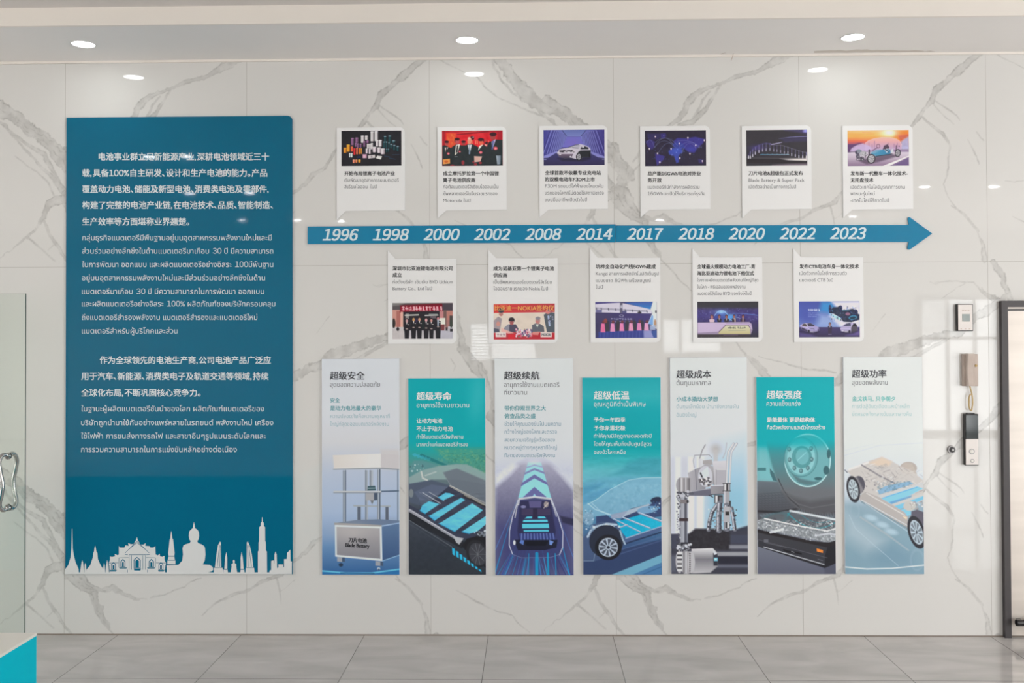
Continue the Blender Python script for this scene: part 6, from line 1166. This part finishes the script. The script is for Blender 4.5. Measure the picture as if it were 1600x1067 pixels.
LN = [((445, 690), (522, 612)), ((522, 612), (602, 690)), ((470, 702), (580, 702)), ((442, 700), (462, 702)), ((582, 702), (606, 700)), ((470, 702), (470, 800)), ((486, 705), (486, 800)), ((560, 705), (560, 800)), ((578, 705), (578, 800)), ((404, 722), (466, 720)), ((582, 720), (644, 722)), ((404, 722), (404, 785)), ((644, 722), (644, 785)), ((338, 756), (400, 754)), ((648, 754), (710, 756)), ((462, 672), (522, 622)), ((522, 622), (584, 672)),
      ((1050, 782), (1066, 640)), ((1068, 782), (1071, 640)), ((1258, 640), (1276, 782)), ((1250, 640), (1254, 782)), ((724, 712), (776, 712)), ((722, 738), (776, 738)), ((718, 768), (776, 768)), ((342, 770), (342, 815)), ((708, 770), (708, 815))]
sky_px = lambda q: (90+q[0]*0.2375, 700+q[1]*0.2375)
bm = bmesh.new()
flat_polys(bm, SKY, -D-0.0004, sky_px, 0)
flat_polys(bm, SKYB+[stroke(a, b, 3.0) for a, b in LN], -D-0.0007, sky_px, 1)
flat_polys(bm, SKYW, -D-0.0010, sky_px, 0)
me = bpy.data.meshes.new('skyline_print'); bm.to_mesh(me); bm.free()
link('skyline_print', me, [M['skyline'], M['blue']], t)

# ------------------------------------------------------------------ the timeline arrow
D = 0.010
t = thing('timeline_arrow', (*[float(W(480.5, 381, -D)[0]), -0.0012, float(W(480.5, 381, -D)[1])],), 'long blue arrow pointing right across the wall, with white years', 'arrow')
def wpts(pts, y): return [(float(W(a, b, y)[0]), float(W(a, b, y)[1])) for a, b in pts]
prism('arrow_tail', wpts([(480.6, 353.8), (961.8, 350.4), (961.8, 378.6), (480.6, 381.2)], -D), -D, -0.0012, M['arrow'], t, bev=0.0012)
prism('arrow_head', wpts([(962.2, 352.2), (1420.5, 351.6), (1418.4, 341.5), (1419.6, 339.2), (1422.2, 339.6), (1456.8, 364.8), (1421.6, 390.0), (1418.8, 389.8), (1418.0, 387.0), (1420.5, 377.8), (962.2, 378.2)], -D), -D, -0.0012, M['arrow'], t, bev=0.0012)
for i, yr in enumerate(('1996', '1998', '2000', '2002', '2008', '2014', '2017', '2018', '2020', '2022', '2023')):
    xc = (532.2, 610.6, 690.0, 769.0, 848.8, 928.4, 1008.0, 1087.8, 1166.8, 1246.2, 1325.2)[i]
    yb = 375.4-0.0018*(xc-532)*1.6
    lettering('year_number', [(yr, xc-27.6, xc+27.8, yb, 23.6, 0.026, 0.22)], -D-0.0004, M['year_ink'], t)

# ------------------------------------------------------------------ controls by the door
def P3(px, py, y): X, Z = W(px, py, y); return float(X), float(Z)
# card reader
x0, x1, z0, z1 = pxr(1495.8, 474.8, 1520.6, 517.4, -0.03)
t = thing('card_reader', ((x0+x1)/2, 0, z0), 'small upright silver card reader with a square screen, above the intercom handset', 'reader')
box('housing', x0, x1, -0.030, 0, z0, z1, M['black_plastic'], t, bev=0.004)
fx0, fx1, fz0, fz1 = pxr(1497.2, 475.8, 1519.4, 516.2, -0.033)
box('front_plate', fx0, fx1, -0.034, -0.029, fz0, fz1, M['silver'], t, bev=0.0015)
sx0, sx1, sz0, sz1 = pxr(1503.4, 490.6, 1515.4, 502.4, -0.034)
box('screen', sx0, sx1, -0.0355, -0.033, sz0, sz1, M['lcd'], t, bev=0.0008, seg=1)
bm = bmesh.new()
for a, b in ((1503.2, 1506.4), (1507.2, 1509.4), (1510.4, 1511.2), (1512.4, 1514.6)):
    q = pxr(a, 484.4, b, 485.8, -0.034); bm_box(bm, q[0], q[1], -0.0346, -0.0338, q[2], q[3])
from_bm('name_marking', bm, M['taupe'], t); bm = bmesh.new()
for a, b in ((1500.8, 1503.0), (1507.2, 1509.6), (1513.6, 1516.2)):
    q = pxr(a, 513.2, b, 514.4, -0.034); bm_box(bm, q[0], q[1], -0.0346, -0.0338, q[2], q[3])
from_bm('key_marking', bm, M['taupe'], t)
# intercom handset
x0, x1, z0, z1 = pxr(1505.4, 553.2, 1528.6, 603.2, -0.03)
t = thing('intercom_handset', ((x0+x1)/2, 0, z0), 'taupe wall intercom with a handset and a looped beige cord', 'intercom')
box('wall_base', x0, x1, -0.030, 0, z0, z1, M['taupe'], t, bev=0.004)
hx0, hx1, hz0, hz1 = pxr(1511.2, 552.6, 1522.8, 603.0, -0.055)
bm = bmesh.new(); n = 14; prof = []
for i in range(n+1):
    s = i/n; prof.append((hz0+(hz1-hz0)*s, -0.062+0.014*math.sin(math.pi*s)**2))
rows = []
for z, yf in prof:
    w = 0.006; yb_ = -0.030
    rows.append([bm.verts.new(v) for v in ((hx0, yb_, z), (hx0, yf+w, z), (hx0+w, yf, z), (hx1-w, yf, z), (hx1, yf+w, z), (hx1, yb_, z))])
for a, b in zip(rows[:-1], rows[1:]):
    for j in range(6): bm.faces.new((a[j], a[(j+1) % 6], b[(j+1) % 6], b[j]))
bm.faces.new(rows[0]); bm.faces.new(rows[-1][::-1])
hs = from_bm('handset', bm, M['taupe'], t)
bm = bmesh.new(); cx, cz = P3(1525.2, 571.2, -0.032); disc(bm, cx, cz, 0.0085, -0.0335, -0.029, 24, 0.0075)
from_bm('brass_badge', bm, M['brass'], t)
cp = [(1516.4, 602.0), (1518.4, 610.0), (1520.2, 618.0), (1521.0, 628.0), (1520.2, 637.0), (1517.8, 641.4), (1515.2, 637.5), (1514.5, 628.0), (1515.5, 618.5), (1517.4, 615.6)]
tube('cord', [(P3(a, b, -0.03)[0], -0.018 if i < 5 else -0.026, P3(a, b, -0.03)[1]) for i, (a, b) in enumerate(cp)], 0.0046, M['cord'], t)
# keypad unit
x0, x1, z0, z1 = pxr(1507.8, 646.6, 1529.2, 727.2, -0.03)
t = thing('access_panel', ((x0+x1)/2, 0, z0), 'long upright access panel with a black screen and two round buttons', 'access panel')
box('housing', x0, x1, -0.030, 0, z0, z1, M['black_plastic'], t, bev=0.005)
cx0, cx1, cz0, cz1 = pxr(1511.5, 645.2, 1523.5, 648.5, -0.03); box('camera_hood', cx0, cx1, -0.027, -0.004, cz0, cz1, M['black_plastic'], t, bev=0.002)
q = pxr(1509.0, 648.2, 1528.6, 685.6, -0.032); box('screen', q[0], q[1], -0.0325, -0.028, q[2], q[3], M['screen'], t, bev=0.002)
q = pxr(1509.0, 686.0, 1528.6, 726.2, -0.032); box('button_plate', q[0], q[1], -0.0335, -0.028, q[2], q[3], M['silver'], t, bev=0.002)
for bxp, byp, r in ((1518.4, 705.4, 4.4), (1519.2, 720.0, 3.1)):
    cx, cz = P3(bxp, byp, -0.034)
    bm = bmesh.new(); disc(bm, cx, cz, r*KP, -0.0350, -0.0325, 28); b_ = from_bm('button', bm, M['knob_steel'], t)
    bm = bmesh.new(); disc(bm, cx, cz, r*KP*0.68, -0.0375, -0.0348, 28, r*KP*0.58)
    o = from_bm('button_cap', bm, M['white_top'], None); off = Vector(t.location); o.data.transform(Matrix.Translation(-off)); o.parent = b_
# round lock
cx, cz = P3(1488.2, 702.8, -0.02)
t = thing('door_release_knob', (cx, 0, cz), 'small round steel knob on the marble, left of the access panel', 'knob')
bm = bmesh.new(); disc(bm, cx, cz, 0.026, -0.012, 0, 32, 0.0245); from_bm('ring', bm, M['knob_steel'], t)
bm = bmesh.new(); disc(bm, cx+0.002, cz, 0.0185, -0.020, -0.011, 32, 0.016); from_bm('dark_cap', bm, M['black_plastic'], t)
bm = bmesh.new(); disc(bm, cx+0.003, cz, 0.008, -0.0225, -0.0195, 24, 0.0075); from_bm('centre_pin', bm, M['knob_steel'], t)

# ------------------------------------------------------------------ steel door on the right
fo = -0.035
dx0 = float(W(1563.0, 470, fo)[0]+W(1573.0, 990, fo)[0])/2; dxi = dx0+9.6*KP; dz1 = float(W(1580, 470, fo)[1])
dxr = dx0+1.15; fw = dxi-dx0
t = bpy.data.objects.new('door_1', None); COL.objects.link(t); t.location = ((dx0+dxr)/2, 0, 0); t['kind'] = 'structure'
t['label'] = 'pale steel door in a dark metal frame, at the right edge'
bm = bmesh.new()
bm_box(bm, dx0, dxi, fo, 0, 0, dz1); bm_box(bm, dxr-fw, dxr, fo, 0, 0, dz1); bm_box(bm, dxi, dxr-fw, fo, 0, dz1-fw, dz1)
from_bm('door_frame', bm, M['black_metal'], t)
hz = float(W(1590, 484.2, -0.02)[1])
box('head_strip', dxi, dxr-fw, -0.020, 0, hz+0.008, dz1-fw, M['steel'], t)
box('head_gap', dxi, dxr-fw, -0.012, 0, hz-0.006, hz+0.008, M['black_plastic'], t)
box('door_leaf', dxi+0.003, dxr-fw-0.003, -0.018, 0, 0.012, hz-0.006, M['steel'], t)
hy = float(W(1590, 973, -0.07)[1])
tube('pull_bar', [(dxi+0.012, -0.07, hy), (dxi+0.3, -0.07, hy), (dxr-fw-0.02, -0.07, hy)], 0.021, M['black_plastic'], t)
bm = bmesh.new()
for xx in (dxi+0.05, dxr-fw-0.06): bm_box(bm, xx-0.012, xx+0.012, -0.07, -0.017, hy-0.012, hy+0.012)
from_bm('bar_bracket', bm, M['black_plastic'], t)

# ------------------------------------------------------------------ glass door leaf on the left
gy = -0.28
gx1 = float(W(39.6, 700, gy)[0]); gz1 = float(W(30, 458.6, gy)[1]); gx0 = gx1-0.92
t = bpy.data.objects.new('door_2', None); COL.objects.link(t); t.location = (gx0, gy, 0); t['kind'] = 'structure'
t['label'] = 'frameless clear glass door leaf with a wavy chrome pull, at the left edge'
bm = bmesh.new(); fs = bm_box(bm, gx0, gx1, gy-0.006, gy+0.006, 0.012, gz1)
for f in bm.faces:
    f.material_index = 0 if abs(f.normal.y) > 0.5 or abs(f.calc_center_median().y-gy) > 0.004 else 1
gp = from_bm('glass_leaf', bm, [M['glass'], M['glass_edge']], t)
hx = float(W(12.5, 750, gy)[0]); ht = float(W(12.5, 712.5, gy)[1]); hb = float(W(12.5, 793, gy)[1])
for s, nm in ((-1, 'pull_handle'), (1, 'pull_handle')):
    pts = [(hx, gy+s*0.004, ht), (hx+s*0.010, gy+s*0.035, ht+0.012), (hx+s*0.020, gy+s*0.062, ht-0.020), (hx+s*0.010, gy+s*0.070, ht-0.09), (hx-s*0.004, gy+s*0.070, (ht+hb)/2), (hx+s*0.002, gy+s*0.070, hb+0.09), (hx+s*0.018, gy+s*0.062, hb+0.020), (hx+s*0.010, gy+s*0.035, hb-0.010), (hx, gy+s*0.004, hb)]
    o = tube(nm, pts, 0.0135, M['chrome'], t)
for z in (ht, hb):
    bm = bmesh.new(); disc(bm, hx, z, 0.022, gy-0.016, gy-0.005, 24, 0.018); disc(bm, hx, z, 0.018, gy+0.005, gy+0.016, 24, 0.022); from_bm('fixing_boss', bm, M['chrome'], t)
bm = bmesh.new(); bm_box(bm, gx0, gx0+0.16, gy-0.016, gy+0.016, 0.0, 0.12); from_bm('floor_patch_hinge', bm, M['chrome'], t)

# ------------------------------------------------------------------ display counter, bottom left
CH = 0.71
cx1, cy1 = G(58.2, 988.4, CH)
t = thing('display_counter', (cx1-1.3, cy1-0.45, 0), 'white-topped counter with a bright turquoise side, in the bottom left corner', 'counter')
box('body', cx1-2.6, cx1-0.002, cy1-0.9, cy1-0.002, 0.0, CH-0.012, M['teal'], t)
box('counter_top', cx1-2.6, cx1, cy1-0.9, cy1, CH-0.012, CH, M['white_top'], t, bev=0.0015, seg=1)

# ------------------------------------------------------------------ downlights
def downlight(X, Y, z, label, group, lens):
    t = thing('ceiling_downlight', (X, Y, z), label, 'ceiling light', group)
    bm = bmesh.new(); n = 40; ro, ri = 0.073, 0.0655
    ring = []
    for r, zz in ((ro, z), (ro-0.002, z-0.006), (ri+0.002, z-0.006), (ri, z)):
        ring.append([bm.verts.new((X+r*math.cos(2*math.pi*k/n), Y+r*math.sin(2*math.pi*k/n), zz)) for k in range(n)])
    for a, b in zip(ring[:-1], ring[1:]):
        for k in range(n): bm.faces.new((a[k], a[(k+1) % n], b[(k+1) % n], b[k]))
    from_bm('trim_ring', bm, M['ring'], t, True)
    bm = bmesh.new()
    a = [bm.verts.new((X+ri*math.cos(2*math.pi*k/n), Y+ri*math.sin(2*math.pi*k/n), z-0.003)) for k in range(n)]
    b = [bm.verts.new((X+ri*math.cos(2*math.pi*k/n), Y+ri*math.sin(2*math.pi*k/n), z)) for k in range(n)]
    bm.faces.new(a); 
    for k in range(n): bm.faces.new((a[k], a[(k+1) % n], b[(k+1) % n], b[k]))
    from_bm('lens', bm, M[lens], t)
for (px, py), lab in zip(((130.5, 68.5), (729.5, 62.0), (1332.5, 57.5)), ('leftmost of the three round downlights in the soffit, above the blue panel', 'middle one of the three round downlights in the soffit', 'rightmost of the three round downlights in the soffit')):
    X, Y = G(px, py, HS)
    downlight(X, Y, HS, lab, 'downlights in the soffit', 'lamp')
for X, Y in HALL_LIGHTS: downlight(X, Y, ZC, 'added fill lamp in the main ceiling, out of view', 'downlights in the main ceiling', 'hall_lamp')
for X in (-6.3, -4.4, 10.7, 12.2):  # fill lamps added at the sides, unseen, to brighten floor and wall
    for Y in (-3.6, -5.2, -6.8, -8.4) if X in (-6.3, 12.2) else (-3.6, -5.2, -6.8): downlight(X, Y, ZC, 'added fill lamp in the main ceiling, out of view', 'downlights in the main ceiling', 'fill_lamp')

# ------------------------------------------------------------------ stain and stray wire at the soffit
rg = random.Random(5)
xs = np.linspace(1272, 1462, 24)
top = [(x, 80.6-2.2*math.sin(math.pi*(x-1272)/190)-rg.random()*1.6) for x in xs]; bot = [(x, 82.6-0.012*(x-1272)+rg.random()*0.4) for x in xs]
bm = bmesh.new()
A = [bm.verts.new((*G(a, b, HS), HS-0.0006)) for a, b in top]; Bv = [bm.verts.new((*G(a, min(b, 82.4), HS), HS-0.0006)) for a, b in bot]
for k in range(len(xs)-1): bm.faces.new((A[k], A[k+1], Bv[k+1], Bv[k]))
st = from_bm('stain_patch', bm, M['stain'], so)
wp = [(1126.5, 84.2, -0.03), (1134, 82.2, -0.05), (1144.8, 80.2, -0.05), (1145.6, 85.0, -0.03), (1142.4, 94.5, -0.012)]
o = tube('stray_wire', [(P3(a, b, y)[0], y, P3(a, b, y)[1]) for a, b, y in wp], 0.0022, M['taupe'])
tag(o, 'thin grey wire stub poking out where the soffit meets the marble', 'wire')

# ------------------------------------------------------------------ windows of the rest of the hall (seen only as reflections)
def refl(px, py, b):
    """point of the plane Y=-b that the marble mirrors at a pixel"""
    d = ray(px, py); t1 = (0-CAM_POS[1])/d[1]
    X, Z = CAM_POS[0]+t1*d[0], CAM_POS[2]+t1*d[2]
    t2 = b/d[1]
    return float(X+t2*d[0]), float(Z+t2*d[2])
M['pane'] = mat('sky_pane', (0.8, 0.85, 0.9), 0.2, emit=(0.95, 0.98, 1.0), estr=PANE)
BW = -YB-0.05
for k, (a, b, c_, d_) in enumerate(((736, 507, 836, 562), (1036, 500, 1126, 550))):
    X0w, Z1w = refl(a, b, BW); X1w, Z0w = refl(c_, d_, BW)
    w_ = bpy.data.objects.new(f'window_{k+1}', None); COL.objects.link(w_); w_.location = ((X0w+X1w)/2, YB, Z0w); w_['kind'] = 'structure'
    box('pane', X0w, X1w, YB, YB+0.01, Z0w, Z1w, M['pane'], w_)
    bm = bmesh.new(); n = 12
    for i in range(n):
        z = Z0w+(Z1w-Z0w)*(i+0.5)/n; hh = (Z1w-Z0w)/n*0.24
        bm_box(bm, X0w, X1w, YB+0.02, YB+0.03, z-hh, z+hh)
    from_bm('blind', bm, M['blind'], w_)
    bm = bmesh.new(); f_ = 0.04
    bm_box(bm, X0w-f_, X0w, YB, YB+0.05, Z0w-f_, Z1w+f_); bm_box(bm, X1w, X1w+f_, YB, YB+0.05, Z0w-f_, Z1w+f_); bm_box(bm, X0w, X1w, YB, YB+0.05, Z1w, Z1w+f_); bm_box(bm, X0w, X1w, YB, YB+0.05, Z0w-f_, Z0w)
    xm = X0w+(X1w-X0w)*0.3; bm_box(bm, xm-0.03, xm+0.03, YB+0.03, YB+0.05, Z0w, Z1w)
    from_bm('window_frame', bm, M['black_metal'], w_)
# entrance: glazed doors in front of the daylight at the far right of the hall
bm = bmesh.new(); dw = (DX1-DX0)/3
for xx in (DX0, DX0+dw, DX0+2*dw, DX1): bm_box(bm, xx-0.03, xx+0.03, YB+0.05, YB+0.1, 0.02, DZ1)
for zz in (0.05, 1.85, DZ1): bm_box(bm, DX0-0.03, DX1+0.03, YB+0.05, YB+0.1, zz-0.03, zz+0.03)
for k in range(14): bm_box(bm, DX0, DX0+dw, YB+0.06, YB+0.07, 1.9+0.05*k, 1.925+0.05*k)
from_bm('window_3', bm, M['black_metal'])['kind'] = 'structure'
